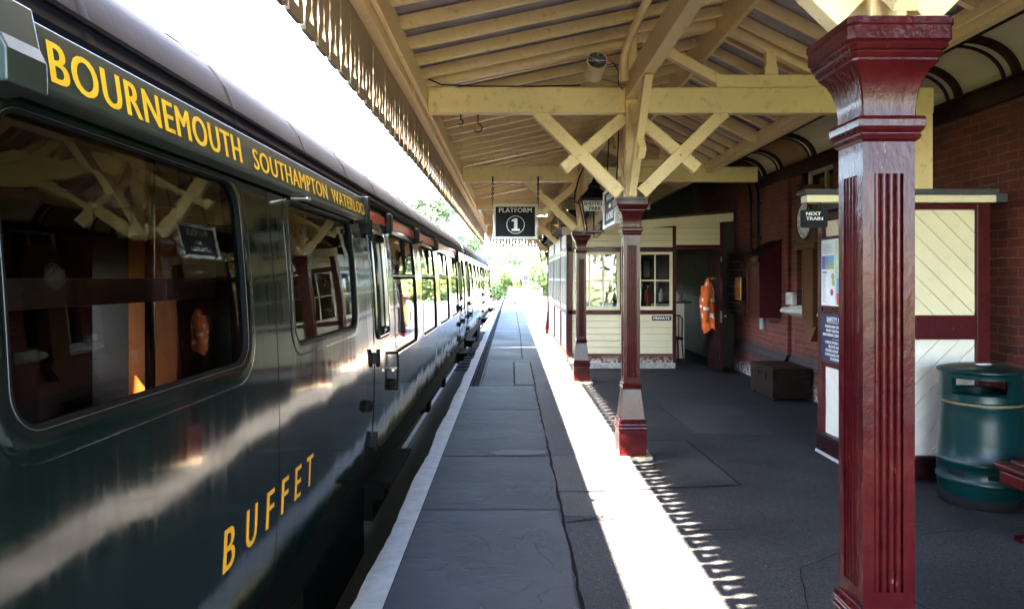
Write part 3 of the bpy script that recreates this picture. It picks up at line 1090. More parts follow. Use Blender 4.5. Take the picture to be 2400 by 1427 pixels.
# lamp irons / brackets along the cantrail
for y_ in (5.95, 7.72, 9.75, 13.55):
    m = MB(); m.box(-1.075, -1.015, y_, y_ + .12, 1.98, 2.15)
    m.build('cantrail_bracket', 'black', coach, bevel=.02)
m = MB(); m.tube([(-1.06, 7.66, 2.14), (-1.02, 7.66, 2.10), (-1.02, 7.66, 2.0), (-.99, 7.66, 1.98), (-.97, 7.68, 2.0)], .01, 8); m.build('hook', 'black', coach, smooth=50)

Y2A, Y2B = 16.25, 34.4
wins2 = []
for k in range(4): wins2.append((17.35 + 1.97 * k, 18.75 + 1.97 * k, .945, 1.985, 'vent', .035, .07))
for k in range(4): wins2.append((26.3 + 1.97 * k, 27.7 + 1.97 * k, .945, 1.985, 'vent', .035, .07))
doors2 = [(16.5, 17.15), (25.25, 25.95), (33.6, 34.2)]
coach2 = make_coach(Y2A, Y2B, wins2, doors2, 'second green coach beyond the gangway, farther along the platform', None,
                    [(a, b, 1.0, 1.95) for a, b, *_ in wins2])
m = MB()
for i in range(5):
    y_ = Y1B + .03 + i * .05
    m.box(CX - .48, CX + .48, y_, y_ + .03, .25, 2.3)
m.box(CX - .45, CX + .45, Y1B + .02, Y2A - .02, .28, 2.27)
m.build('gangway_bellows', 'rubber', coach)

# ================================================================== COLUMNS
COLX = 1.078
COLY = [2.06, 6.36, 10.86, 19.60]
def sq_ring(mb, prof):
    """square section stack: (half-width, z)"""
    vs = []; fs = []
    for h, z in prof:
        vs += [(-h, -h, z), (h, -h, z), (h, h, z), (-h, h, z)]
    for i in range(len(prof) - 1):
        for k in range(4):
            k2 = (k + 1) % 4
            fs.append((i * 4 + k, i * 4 + k2, (i + 1) * 4 + k2, (i + 1) * 4 + k))
    n = (len(prof) - 1) * 4
    fs += [(3, 2, 1, 0), (n, n + 1, n + 2, n + 3)]
    mb.add(vs, fs)
    return mb

def make_column(label):
    c = thing('platform_column', label, 'column', (0, 0, 0), 'cast iron columns carrying the canopy')
    m = MB(); m.prism(rrect(-.155, .175, -.165, .15, .03, 4), lambda u, v, d: (u, v, d), -.03, .022)
    m.build('footing', 'footing', c, bevel=.008)
    m = MB()
    sq_ring(m, [(.121, .022), (.121, .252), (.126, .256), (.129, .268), (.126, .280), (.121, .283), (.126, .287), (.129, .298), (.126, .310), (.119, .313), (.123, .318), (.123, .330), (.113, .345), (.110, .345), (.080, .600), (.078, .612)])
    m.build('pedestal', 'maroon', c, bevel=.002)
    m = MB()
    sq_ring(m, [(.079, .610), (.086, .614), (.088, .622), (.084, .630), (.080, .634), (.084, .640), (.086, .648), (.083, .658), (.074, .664), (.074, .668)])
    m.build('lower_collar', 'maroon', c, bevel=.0015)
    # shaft: plain ends, then a reeded run with four reeds sunk into each face
    h = .0735
    m = MB()
    sq_ring(m, [(h, .664), (h, .715)])
    sq_ring(m, [(h, 1.895), (h, 1.995)])
    fw = .041
    face = [(-h, -h), (-fw, -h), (-fw, -h + .011)]
    for r in range(4):
        cx = -fw + fw * 2 * (r + .5) / 4
        rr = fw * 2 / 8
        for k in range(7):
            a = math.pi - math.pi * k / 6
            face.append((cx + rr * .92 * math.cos(a), -h + .0115 - rr * .95 * math.sin(a)))
    face += [(fw, -h + .011), (fw, -h)]
    sec = []
    for q in range(4):
        ca, sa = math.cos(q * math.pi / 2), math.sin(q * math.pi / 2)
        sec += [(p[0] * ca - p[1] * sa, p[0] * sa + p[1] * ca) for p in face]
    n = len(sec)
    vs = [(p[0], p[1], .715) for p in sec] + [(p[0], p[1], 1.895) for p in sec]
    m.add(vs, [(i, (i + 1) % n, n + (i + 1) % n, n + i) for i in range(n)])
    m.build('shaft', 'maroon', c, smooth=50)
    m = MB()
    sq_ring(m, [(.0745, 1.985), (.083, 1.992), (.086, 2.000), (.084, 2.008), (.090, 2.016), (.094, 2.026), (.095, 2.044), (.092, 2.054), (.078, 2.058)])
    m.build('neck_collar', 'maroon', c, bevel=.002)
    m = MB()
    fl = [(.076, 2.055), (.0765, 2.075), (.078, 2.10), (.083, 2.13), (.091, 2.158), (.102, 2.182), (.1145, 2.202), (.1145, 2.208), (.118, 2.212), (.122, 2.220), (.120, 2.226), (.126, 2.230), (.131, 2.240), (.130, 2.248), (.136, 2.254), (.136, 2.290), (.139, 2.294), (.139, 2.312), (.128, 2.318)]
    # capital with slightly clipped corners
    vs = []; fs = []
    for i, (a, z) in enumerate(fl):
        if i > 5: a *= 1.055
        k = a * (.05 if i < 6 else .10)
        vs += [(-a + k, -a, z), (a - k, -a, z), (a, -a + k, z), (a, a - k, z), (a - k, a, z), (-a + k, a, z), (-a, a - k, z), (-a, -a + k, z)]
    for i in range(len(fl) - 1):
        for q in range(8):
            q2 = (q + 1) % 8
            fs.append((i * 8 + q, i * 8 + q2, (i + 1) * 8 + q2, (i + 1) * 8 + q))
    e = (len(fl) - 1) * 8
    fs += [tuple(range(8))[::-1], tuple(range(e, e + 8))]
    m.add(vs, fs)
    m.build('capital', 'maroon', c, smooth=22)
    return c
col0 = make_column('large maroon fluted column in the foreground, filling the right of the view')
cl = ['large maroon fluted column in the foreground, filling the right of the view',
      'maroon fluted column standing alone in front of the office windows, its foot half in sunlight',
      'maroon fluted column at the near left corner of the cream office, below the hanging lantern',
      'farthest maroon column, seen at the far end of the office side wall']
for i, y_ in enumerate(COLY):
    c = col0 if i == 0 else copy_tree(col0)
    c.location = (COLX - (.012 if i == 0 else 0), y_, 0)
    c['label'] = cl[i]

# ================================================================== CANOPY
YA, YB = -4.2, 23.4
can = thing('platform_canopy', 'cream-painted timber platform canopy with rafters, braced trusses and fretted valance', 'canopy', (0, 0, 2.3))
FX = -.79
RIDGE = (1.86, 3.90)
def zl(x): return 3.33 + .211 * (x + .79)
def zr(x): return 3.90 - .50 * (x - 1.86)
TR = [2.06, 6.36, 10.86, 15.2, 19.6, 23.25]
# rafters
yr = 2.46; 
while yr < YB - .1:
    if min(abs(yr - t) for t in TR) > .09:
        jz = random.uniform(-.006, .006)
        m = MB(); dy = random.uniform(-.012, .012); m.beam((FX + .002, yr + dy, zl(FX) + .044 + jz), (1.835, yr - dy, zl(1.835) + .044 + jz), .048, .088)
        m.build('rafter', 'timber', can, bevel=.003)
    yr += .41
yr = 2.5
while yr < 19:
    m = MB(); m.beam((1.885, yr, zr(1.885) + .044), (3.02, yr, zr(3.02) + .044), .046, .088)
    m.build('inner_rafter', 'timber', can)
    yr += .41
def sheet(x0, z0, x1, z1, wave, name):
    m = MB(); n = int((YB - YA) / .0375)
    vs = []; fs = []
    for i in range(n + 1):
        y_ = YA + (YB - YA) * i / n
        dz = wave * (i % 2)
        vs += [(x0, y_, z0 + dz), (x1, y_, z1 + dz), (x1, y_, z1 + dz + .02), (x0, y_, z0 + dz + .02)]
        if i:
            a = (i - 1) * 4; b = i * 4
            fs += [(a, b, b + 1, a + 1), (a + 2, a + 3, b + 3, b + 2)] if False else [(a, a + 1, b + 1, b), (a + 3, b + 3, b + 2, a + 2)]
    m.add(vs, fs)
    return m.build(name, 'sheet', can, normals=False)
sheet(-.90, zl(-.90) + .099, 1.87, zl(1.87) + .099, .012, 'roof_sheet')
sheet(1.85, zr(1.85) + .099, 3.12, zr(3.12) + .099, .012, 'roof_sheet')
m = MB(); m.box(1.838, 1.882, YA, YB, 3.69, 3.99); m.build('ridge_board', 'timber', can, bevel=.004)
m = MB(); m.box(2.98, 3.083, YA, YB, 3.27, 3.37); m.box(3.0, 3.08, YA, YB, 3.21, 3.268); m.build('valley_beam', 'timber', can, bevel=.005)
m = MB()
m.box(-.862, -.792, YA, YB, 3.075, 3.50)
m.build('fascia_beam', 'timber', can, bevel=.005)
m = MB(); m.box(-.905, -.864, YA, YB, 3.30, 3.56); m.box(-1.0, -.907, YA, YB, 3.46, 3.475); m.box(-1.005, -.995, YA, YB, 3.46, 3.55)
m.build('eaves_gutter', 'timber', can)
m = MB(); m.box(COLX - .05, COLX + .05, YA, YB, 3.20, 3.41); m.build('longitudinal_beam', 'timber', can, bevel=.006)
m = MB(); m.box(FX + .002, FX + .04, YA, YB, 3.14, 3.31); m.build('wall_plate', 'timber', can, bevel=.004)
# trusses
for t in TR:
    if t < -3: continue
    xr = 3.79 if t < 12 else 3.0
    m = MB(); m.box(FX + .045, COLX - .055, t - .05, t + .05, 3.08, 3.31); m.box(COLX + .055, xr, t - .05, t + .05, 3.08, 3.31)
    m.build('tie_beam', 'timber', can, bevel=.008)
    m = MB(); m.box(FX + .05, FX + .33, t - .058, t - .052, 3.135, 3.205); m.build('iron_strap', 'timber', can, bevel=.002)
    m = MB(); m.box(1.84, 2.96 if t < 12 else 2.9, t - .046, t + .046, 3.312, 3.425); m.build('raising_piece', 'timber', can, bevel=.006)
    m = MB(); m.box(2.29, 2.385, t - .04, t + .04, 3.427, zr(2.385) + .05)
    m.box(2.275, 2.40, t - .047, t + .047, 3.427, 3.50)
    m.build('queen_post', 'timber', can, bevel=.005)
    m = MB(); m.beam((1.14, t, 3.79), (1.90, t, 3.365), .08, .09); m.build('strut', 'timber', can, bevel=.005)
    m = MB(); m.beam((1.885, t, zr(1.885) + .03), (3.0, t, zr(3.0) + .03), .085, .14); m.beam((FX, t, zl(FX) + .05), (1.835, t, zl(1.835) + .05), .085, .15)
    m.build('principal_rafter', 'timber', can, bevel=.005)
    if t < 20:
        m = MB(); m.box(COLX - .052, COLX + .052, t - .053, t + .053, 2.315, zl(COLX) + .02)
        m.build('post', 'timber', can, bevel=.006)
        for sgn in (-1, 1):
            m = MB()
            m.beam((COLX + sgn * .87, t - .002, 3.115), (COLX + sgn * .06, t - .002, 2.32), .07, .115, (0, 1, 0)) if False else m.beam((COLX + sgn * .845, t - .003, 3.10), (COLX + sgn * .095, t - .003, 2.365), .066, .115)
            m.build('brace', 'timber', can, bevel=.004)
            m = MB(); m.beam((COLX + sgn * .055, t + .003, 3.05), (COLX + sgn * .605, t + .003, 2.585), .060, .108)
            m.build('counter_brace', 'timber', can, bevel=.004)
            m = MB()
            m.beam((COLX - .004, t + sgn * .845, 3.22), (COLX - .004, t + sgn * .095, 2.365), .066, .115)
            m.build('brace', 'timber', can, bevel=.004)
            m = MB(); m.beam((COLX + .004, t + sgn * .055, 3.12), (COLX + .004, t + sgn * .55, 2.63), .060, .108)
            m.build('counter_brace', 'timber', can, bevel=.004)
def bolt(x, yv, z, r_=.017):
    m = MB(); m.lathe((x, yv, z), [(0, -.016), (r_, -.014), (r_, 0)], 6, 'y', cap=False); m.build('bolt', 'timber', can)
for t in (6.36, 10.86):
    for sgn in (-1, 1):
        bolt(COLX + sgn * .455, t - .036, 2.71); bolt(COLX + sgn * .80, t - .05, 3.13); bolt(COLX + sgn * .12, t - .05, 3.22)
    bolt(FX + .10, t - .058, 3.17, .012); bolt(FX + .28, t - .058, 3.17, .012)
m = MB(); m.tube([(COLX + .06, -1.5, 3.43), (COLX + .06, 22, 3.43)], .011, 6); m.build('cable', 'timber', can)
m = MB(); m.tube([(.62, 6.30, 3.325), (.2, 6.31, 3.318), (-.35, 6.31, 3.32), (-.62, 6.305, 3.33), (-.74, 6.30, 3.38)], .006, 6); m.build('cable', 'black', can, smooth=60)
for t in (4.2, 8.6, 13.0):
    m = MB(); m.beam((1.885, t, zr(1.885) - .02), (3.0, t, zr(3.0) - .02), .08, .13)
    m.build('intermediate_principal', 'timber', can, bevel=.005)
m = MB(); m.beam((3.79 - .11, 6.36, 2.25), (3.79 - .11, 6.36, 3.078), .20, .10, (0, 1, 0)); m.box(3.60, 3.66, 6.30, 6.42, 2.26, 3.07) if False else None
m.box(3.57, 3.575, 6.3, 6.4, 2.25, 3.078)
m.build('wall_post', 'timber', can, bevel=.004)
# rainwater pipe along the longitudinal beam, dropping down the post
m = MB()
m.tube([(.985, -2, 3.66), (.985, 5.75, 3.60), (.975, 5.95, 3.56), (.965, 6.02, 3.48), (.965, 6.05, 3.32)], .034, 14)
m.tube([(.965, 6.05, 3.46), (.965, 6.05, 3.30)], .042, 14)
m.build('rainwater_pipe', 'timber', can, smooth=50)
# valance: boards with pear-shaped gaps between and a little tree-shaped slot in each
VX0, VX1 = -.885, -.862
def valance_board(w_):
    h = w_ / 2
    b = [(h - .004, .0), (h + 0, 0)]
    right = [(h - .040, 0.0), (h - .022, .004), (h - .011, .016), (h - .007, .034), (h - .006, .058), (h - .010, .085), (h - .019, .110), (h - .0235, .135), (h - .019, .165), (h - .009, .20), (h - .0035, .232), (h - .0015, .30), (h - .0015, .52)]
    left = [(-x, z) for x, z in right[::-1]]
    slot = [(-.032, .056), (.032, .056), (.028, .078), (.014, .104), (.004, .130), (.004, .172), (.017, .203), (.0135, .209), (.002, .188), (.002, .222), (-.002, .222), (-.002, .188), (-.0135, .209), (-.017, .203), (-.004, .172), (-.004, .130), (-.014, .104), (-.028, .078)]
    return right + left, slot
bw = .21
outl, slot = valance_board(bw)
ZV = 2.645
m = MB()
y_ = YA + bw / 2
while y_ < YB:
    dz = random.uniform(-.004, .004)
    m.prism([outl, slot[::-1]], lambda u, v, d: (d, y_ + u, ZV + dz + v), VX0, VX1 - random.uniform(0, .004))
    y_ += bw
m.build('valance', 'valance_paint', can)
m = MB()
x_ = -.84 + bw / 2
while x_ < 4.0:
    m.prism([outl, slot[::-1]], lambda u, v, d: (x_ + u, d, ZV + v), YB + .06, YB + .085)
    x_ += bw
m.build('end_valance', 'valance_paint', can)
m = MB(); m.box(-.86, 3.0, YB, YB + .058, 3.05, 3.5); m.build('end_fascia', 'timber', can)
# odd hooks under the first tie beam
def hook(x, yv, s, label):
    m = MB()
    pts = [(x, yv, 3.078)] + [(x, yv, 3.07 - .05 * s)]
    for k in range(9):
        a = R(90 - 30 * k)
        pts.append((x + .028 * s * math.cos(a) , yv, 3.07 - .085 * s + .028 * s * math.sin(a)))
    m.tube(pts, .0055, 8)
    tag(m.build('hook', 'black', None, smooth=60), label, 'hook', 'iron hooks under the nearest tie beam')
hook(-.30, 6.36, 1.35, 'larger black iron hook under the nearest full tie beam')
hook(-.455, 6.36, .75, 'smaller black iron hook under the nearest full tie beam, left of the larger')

# ================================================================== STATION BUILDING
WX = 4.0
sb = thing('station_building', 'red brick station building along the right side with coved eaves', 'building', (WX, 0, 0))
m = MB()
WY0, WY1 = 8.75, 9.86
m.box(WX, WX + .34, -2.2, WY0, -.1, 3.24)
m.box(WX, WX + .34, WY1, 24, -.1, 3.24)
m.box(WX + .003, WX + .34, 11.21, 24, 3.24, 3.66)
m.box(WX, WX + .34, WY0, WY1, -.1, 1.20)
m.box(WX, WX + .34, WY0, WY1, 3.10, 3.24)
m.box(WX - .055, WX - .001, 10.05, 10.95, .50, 3.16)
m.build('brick_wall', 'brick', sb, bevel=.003)
m = MB()
def plinth(ya, yb, x): m.prism([(x, -.1), (x - .06, -.1), (x - .06, .42), (x - .002, .52), (x, .52)], lambda u, v, d: (u, d, v), ya, yb)
m.mat = 0
plinth(6.6, 10.0, WX); plinth(11.0, 12.45, WX); plinth(10.02, 10.98, WX - .055)
m.build('plinth', 'brick', sb)
m = MB()
for ya, yb, x in ((6.6, 10.0, WX), (11.0, 12.45, WX), (10.02, 10.98, WX - .055)):
    m.prism([(x - .063, .335), (x - .063, .422), (x - .004, .53), (x, .53), (x, .34)], lambda u, v, d: (u, d, v), ya, yb)
m.build('plinth_course', 'plinth', sb, bevel=.004)
# cove
CZ0, CZ1, COX = 3.17, 3.50, 3.58
m = MB()
n = 10
pr = [(COX + (WX - COX) * math.sin(R(90) * i / n), CZ0 + (CZ1 - CZ0) * math.cos(R(90) * i / n)) for i in range(n + 1)]
vs = []; fs = []
for k, yv in enumerate((-2.2, 11.2)):
    vs += [(x, yv, z) for x, z in pr]
for i in range(n): fs.append((i, i + 1, n + 2 + i, n + 1 + i))
m.add(vs, fs)
m.build('cove', 'board', sb, smooth=60, normals=False)
def cove_band(y0, y1, mat, off, nm):
    m = MB()
    pr2 = [(COX + (WX - COX - off) * math.sin(R(90) * i / n), CZ0 + (CZ1 - CZ0 - off) * math.cos(R(90) * i / n)) for i in range(n + 1)]
    vs = []; fs = []
    for yv in (y0, y1): vs += [(x, yv, z) for x, z in pr2]
    for i in range(n): fs.append((i, i + 1, n + 2 + i, n + 1 + i))
    N = n + 1
    vs += [(x, y0, z) for x, z in pr] + [(x, y1, z) for x, z in pr]
    for i in range(n):
        fs.append((i, 2 * N + i, 2 * N + i + 1, i + 1)); fs.append((N + i, N + i + 1, 3 * N + i + 1, 3 * N + i))
    m.add(vs, fs)
    m.build(nm, mat, sb, smooth=50)
for yv in (0.6, 2.0, 3.4, 4.75, 5.50, 6.22, 7.6, 9.2, 10.3, 11.0):
    cove_band(yv, yv + .05, 'dark_maroon', .05, 'cove_rib')
    cove_band(yv + .052, yv + .135, 'board', .035, 'cove_fillet')
    cove_band(yv + .137, yv + .165, 'dark_maroon', .05, 'cove_rib')
cove_band(9.38, 10.28, 'panel_wood', .02, 'cove_panel')
m = MB(); m.box(WX - .06, WX - .001, -2.2, 11.2, 3.02, 3.168); m.box(WX - .09, WX - .001, -2.2, 11.2, 3.169, 3.19); m.build('cove_moulding', 'dark_maroon', sb, bevel=.006)
m = MB(); m.box(COX - .09, COX + .01, -2.2, 12.4, 3.45, 3.56); m.box(3.125, COX + .4, -2.2, 24, 3.58, 3.62); m.box(3.125, COX - .09, -2.2, 12.4, 3.47, 3.578); m.box(3.085, 3.125, -2.2, 24, 3.372, 3.62); m.build('eaves_soffit', 'dark_maroon', sb, bevel=.006)
m = MB(); m.box(WX - .06, WX + .4, -2.2, 24, 3.63, 4.4); m.build('upper_wall', 'slate', sb)
# sash window with pale stone sill, half hidden by the clock
m = MB()
m.box(WX + .14, WX + .20, WY0, WY1, 1.22, 1.33); m.box(WX + .14, WX + .20, WY1 - .09, WY1, 1.33, 3.1); m.box(WX + .14, WX + .20, WY0, WY0 + .09, 1.33, 3.1); m.box(WX + .15, WX + .19, WY0, WY1, 2.15, 2.21); m.box(WX + .14, WX + .20, WY0 + .09, WY1 - .09, 3.02, 3.1)
m.box(WX + .15, WX + .19, 9.28, 9.32, 1.33, 3.02)
wf = m.build('window', 'board', sb, bevel=.004)
m = MB(); m.box(WX + .165, WX + .17, WY0, WY1, 1.30, 3.05); m.build('pane', 'old_glass', wf)
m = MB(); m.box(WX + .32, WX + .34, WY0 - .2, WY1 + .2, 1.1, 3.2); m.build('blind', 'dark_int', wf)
m = MB(); m.box(WX + .05, WX + .139, WY0, WY1, 1.221, 1.26); m.box(WX + .09, WX + .139, WY1 - .06, WY1 - .001, 1.26, 3.1); m.build('outer_frame', 'dark_maroon', wf)
m = MB()
m.prism([(WX - .13, 1.12), (WX - .001, 1.07), (WX + .22, 1.07), (WX + .22, 1.22), (WX + .02, 1.22), (WX - .11, 1.17)], lambda u, v, d: (u, d, v), WY0 - .25, WY1 + .30)
m.build('sill', 'stone', sb, bevel=.012)
m = MB(); m.box(WX - .058, WX + .12, WY1 + .002, WY1 + .26, 1.222, 1.40); m.build('sill_block', 'stone', sb, bevel=.01)
# roller/blackboard darkness behind the office: gable wall closing the canopy far end
# ================================================================== WALL-HUNG CLOCK
ck = thing('wall_clock', 'tall dark wooden wall clock with round cream dial and Roman numerals', 'clock', (WX, 9.15, 0.95))
KX = 3.80; KY = 9.10
m = MB()
m.box(KX + .03, WX - .002, KY - .17, KY + .17, 1.02, 1.98); m.box(KX + .024, KX + .03, KY - .165, KY - .115, 1.06, 1.95); m.box(KX + .024, KX + .03, KY + .115, KY + .165, 1.06, 1.95); m.box(KX + .024, KX + .03, KY - .114, KY + .114, 1.06, 1.12); m.box(KX + .024, KX + .03, KY - .114, KY + .114, 1.88, 1.95)
m.build('pendulum_case', 'brown_wood', ck, bevel=.004)
m = MB(); m.box(KX, WX - .002, KY - .30, KY + .30, 2.06, 2.62); m.prism([(-.31, 2.62), (.31, 2.62), (.10, 2.80), (-.10, 2.80)], lambda u, v, d: (d, KY + u, v), KX + .005, WX - .004)
m.box(KX - .02, WX - .002, KY - .32, KY + .32, 1.98, 2.055)
m.build('hood', 'brown_wood', ck, bevel=.006)
m = MB(); m.lathe((KX, KY, 2.34), [(.0, -.012), (.225, -.012), (.225, 0), (0, 0)], 40, 'x', cap=False); m.build('dial', 'paper', ck)
m = MB(); m.lathe((KX, KY, 2.34), [(.226, 0), (.226, -.03), (.245, -.035), (.262, -.02), (.265, 0)], 40, 'x', cap=False); m.build('bezel', 'brown_wood', ck, smooth=50)
for i, s in enumerate(['XII', 'I', 'II', 'III', 'IV', 'V', 'VI', 'VII', 'VIII', 'IX', 'X', 'XI']):
    a = R(90 - 30 * i)
    # reader looks towards +X: right-hand is -Y
    cu_, cv_ = .178 * math.cos(a), .178 * math.sin(a)
    ww = .018 + .016 * len(s); hh = .062
    ra = a - R(90)
    def fn(u, v, d, cu_=cu_, cv_=cv_, ra=ra, ww=ww, hh=hh):
        uu = u - ww / 2; vv = v - hh / 2
        x2 = uu * math.cos(ra) - vv * math.sin(ra) + cu_
        y2 = uu * math.sin(ra) + vv * math.cos(ra) + cv_
        return (KX - .0125 - d, KY - x2, 2.34 + y2)
    text('numeral', s, 'signblack', ck, fn, ww, hh, .0006)
m = MB()
for an, ln, wd in ((R(62), .15, .012), (R(-28), .11, .016)):
    m.beam((KX - .016, KY, 2.34), (KX - .016, KY - ln * math.cos(an), 2.34 + ln * math.sin(an)), .003, wd, (1, 0, 0)) if False else m.tube([(KX - .016, KY, 2.34), (KX - .016, KY - ln * math.cos(an), 2.34 + ln * math.sin(an))], [.007, .003], 6)
m.build('hands', 'signblack', ck)
m = MB(); m.prism([(-.19, .99), (.19, .99), (.17, .96), (.02, .78), (-.02, .78), (-.17, .96)], lambda u, v, d: (d, KY + u, v), KX + .06, WX - .004)
m.box(KX + .01, WX - .003, KY - .21, KY + .21, .992, 1.018); m.build('console', 'brown_wood', ck, bevel=.004)

# ================================================================== TIMBER LOBBY WITH NOTICES
PX0, PX1, PY0, PY1, PZ = 2.85, 3.79, 5.57, 6.55, 2.19
lb = thing('timber_lobby', 'maroon and cream boarded lobby projecting from the brick wall behind the foreground column', 'lobby', (3.3, 6.05, 0))
m = MB()
m.box(PX0, PX0 + .09, PY0, PY0 + .09, .02, PZ); m.box(PX1 - .1, PX1, PY0, PY0 + .09, .02, PZ); m.box(PX0, PX0 + .09, PY1 - .09, PY1, .02, PZ)
m.box(PX0 + .09, PX1 - .1, PY0 + .004, PY0 + .08, 1.115, 1.305); m.box(PX0 + .09, PX1 - .1, PY0 + .004, PY0 + .08, 2.145, PZ); 
m.box(PX0 + .004, PX0 + .08, PY0 + .09, PY1 - .09, 2.12, PZ)
m.build('frame', 'maroon_flat', lb, bevel=.004)
m = MB(); m.box(PX0 - .012, PX1 + .01, PY0 - .014, PY0 + .08, .022, .19); m.box(PX0 - .012, PX0 + .08, PY0 + .08, PY1, .022, .19); m.box(PX0 - .02, PX1 + .01, PY0 - .022, PY0 - .012, .15, .18)
m.box(PX0 - .02, PX0 - .012, PY0, PY1, .15, .18)
m.build('skirting', 'dark_maroon', lb, bevel=.004)
m = MB(); m.box(PX0 - .02, PX0 + .05, PY0 - .01, PY1, -.02, .021); m.build('footing', 'stone', lb)
def diag_boards(u0, u1, v0, v1, slope, wd, fn, name, parent, mat, gap=.004, d0=0.0, d1=.02):
    mm = MB()
    L = (u1 - u0) + (v1 - v0) + 1
    k = -L
    dirv = Vector((1, slope)).normalized(); nv = Vector((-dirv.y, dirv.x))
    o = Vector((u0, v0 if slope > 0 else v1))
    while k < L:
        a = o + nv * (k + gap / 2); b = o + nv * (k + wd - gap / 2)
        poly = [tuple(a - dirv * L), tuple(a + dirv * L), tuple(b + dirv * L), tuple(b - dirv * L)]
        pc = clip_rect(poly, u0, u1, v0, v1)
        if len(pc) >= 3:
            mm.prism(pc, fn, d0, d1 - random.uniform(0, .002))
        k += wd
    return mm.build(name, mat, parent, bevel=.0025)
ff = lambda u, v, d: (u, PY0 + .055 - d, v)
diag_boards(PX0 + .09, PX1 - .1, 1.306, 2.144, -1, .115, ff, 'upper_panel', lb, 'board')
diag_boards(PX0 + .09, PX1 - .1, .191, 1.114, 1, .115, ff, 'lower_panel', lb, 'white')
fl_ = lambda u, v, d: (PX0 + .055 - d, u, v)
diag_boards(PY0 + .09, PY1 - .09, .191, .80, 1, .115, fl_, 'side_lower_panel', lb, 'white')
diag_boards(PY0 + .09, PY1 - .09, 1.98, 2.12, 1, .115, fl_, 'side_upper_panel', lb, 'board')
m = MB(); m.box(PX0 + .057, PX1 - .02, PY0 + .058, PY1 - .02, .02, PZ); m.build('core', 'dark_maroon', lb)
m = MB(); m.box(PX0 + .01, PX0 + .06, PY0 + .09, PY1 - .09, .80, 1.975); m.build('side_board', 'maroon_flat', lb, bevel=.003)
m = MB(); m.box(2.315, 3.80, PY0 - .06, PY0 + .06, PZ + .003, PZ + .062); m.build('cornice', 'board', lb, bevel=.006)
m = MB(); m.box(2.29, 3.81, PY0 - .08, PY0 + .08, PZ + .064, PZ + .108); m.box(PX0, 3.99, PY0 + .081, PY1, PZ + .02, PZ + .09); m.build('cornice_lead', 'slate', lb, bevel=.006)
# posters and safety notice on the track-facing side of the lobby (readers look towards +X)
po = thing('information_poster', 'white information poster with small coloured pictures on the side of the timber lobby', 'poster', (PX0, 6.05, 1.3))
PF = PX0 + .01
def sidebox(y0, y1, z0, z1, x, t, name, mat, parent, bevel=0):
    mm = MB(); mm.box(x - t, x, y0, y1, z0, z1); return mm.build(name, mat, parent, bevel=bevel)
sidebox(5.75, 6.47, 1.335, 1.965, PF - .001, .018, 'frame', 'maroon_flat', po, .004)
sidebox(5.78, 6.44, 1.355, 1.945, PF - .0195, .002, 'sheet', 'paper', po)
xx = PF - .0216
for (a, b, z0, z1, mt) in ((6.36, 6.43, 1.68, 1.80, 'purple'), (6.19, 6.36, 1.68, 1.80, 'skyblue'), (6.20, 6.29, 1.68, 1.735, 'leafgreen'), (6.27, 6.34, 1.68, 1.725, 'sand'), (5.80, 6.17, 1.36, 1.93, 'palegreen'), (5.95, 6.14, 1.37, 1.47, 'phone_red'), (5.95, 6.14, 1.475, 1.60, 'skyblue'), (6.33, 6.42, 1.645, 1.66, 'purple')):
    sidebox(a, b, z0, z1, xx - (.0006 if mt in ('leafgreen', 'sand', 'phone_red') or (mt == 'skyblue' and b < 6.2) else 0), .0006, 'printed_picture', mt, po)
for cy_, cz_, mt in ((6.21, 1.615, 'sand'), (6.20, 1.56, 'leafgreen'), (6.23, 1.475, 'phone_red')):
    m = MB(); m.lathe((xx - .0008, cy_, cz_), [(0, -.0008), (.03, -.0008), (.03, 0), (0, 0)], 20, 'x', cap=False); m.build('printed_picture', mt, po)
for k in range(16):
    z_ = 1.63 - k * .016
    sidebox(6.345 + .01 * (k % 3), 6.42, z_ - .005, z_, xx, .0004, 'print_line', 'grey_plastic', po)
for k in range(6):
    z_ = 1.90 - k * .014
    sidebox(6.22 + .02 * (k % 2), 6.42, z_ - .004, z_, xx, .0004, 'print_line', 'grey_plastic', po)
text('heading', 'INFORMATION', 'signblack', po, lambda u, v, d: (xx - d, 6.42 - u, 1.912 + v), .16, .014, .0004) if False else None
sn = thing('safety_notice', 'navy blue enamel safety notice with white lettering, below the poster', 'notice', (PX0, 6.05, .84))
sidebox(5.75, 6.47, .835, 1.30, PF - .001, .016, 'frame', 'maroon_flat', sn, .004)
sidebox(5.775, 6.445, .855, 1.28, PF - .0175, .004, 'plate', 'navy', sn)
xx2 = PF - .0218
def sn_line(s, z, h, w_):
    text('lettering', s, 'letter_white', sn, lambda u, v, d: (xx2 - d, 6.11 + w_ / 2 - u, z + v), w_, h, .0006, 0, .0012)
sn_line('SAFETY NOTICE', 1.215, .040, .44)
sidebox(5.89, 6.33, 1.203, 1.207, xx2, .0005, 'rule', 'letter_white', sn)
for k, (s, w_) in enumerate((('PLEASE KEEP CHILDREN AWAY', .50), ('FROM THE PLATFORM EDGE', .46), ('AND UNDER CONTROL AT ALL TIMES', .60))):
    sn_line(s, 1.158 - k * .037, .024, w_)
sidebox(6.0, 6.22, 1.060, 1.063, xx2, .0005, 'rule', 'letter_white', sn)
for k, (s, w_) in enumerate((('LARGE PUSH CHAIRS CAN', .50), ('BLOCK GANGWAYS', .36), ('PLEASE LEAVE THEM IN THE', .48), ('LUGGAGE VANS OR ASK', .50), ('STATION STAFF', .30))):
    sn_line(s, 1.018 - k * .036, .024, w_)
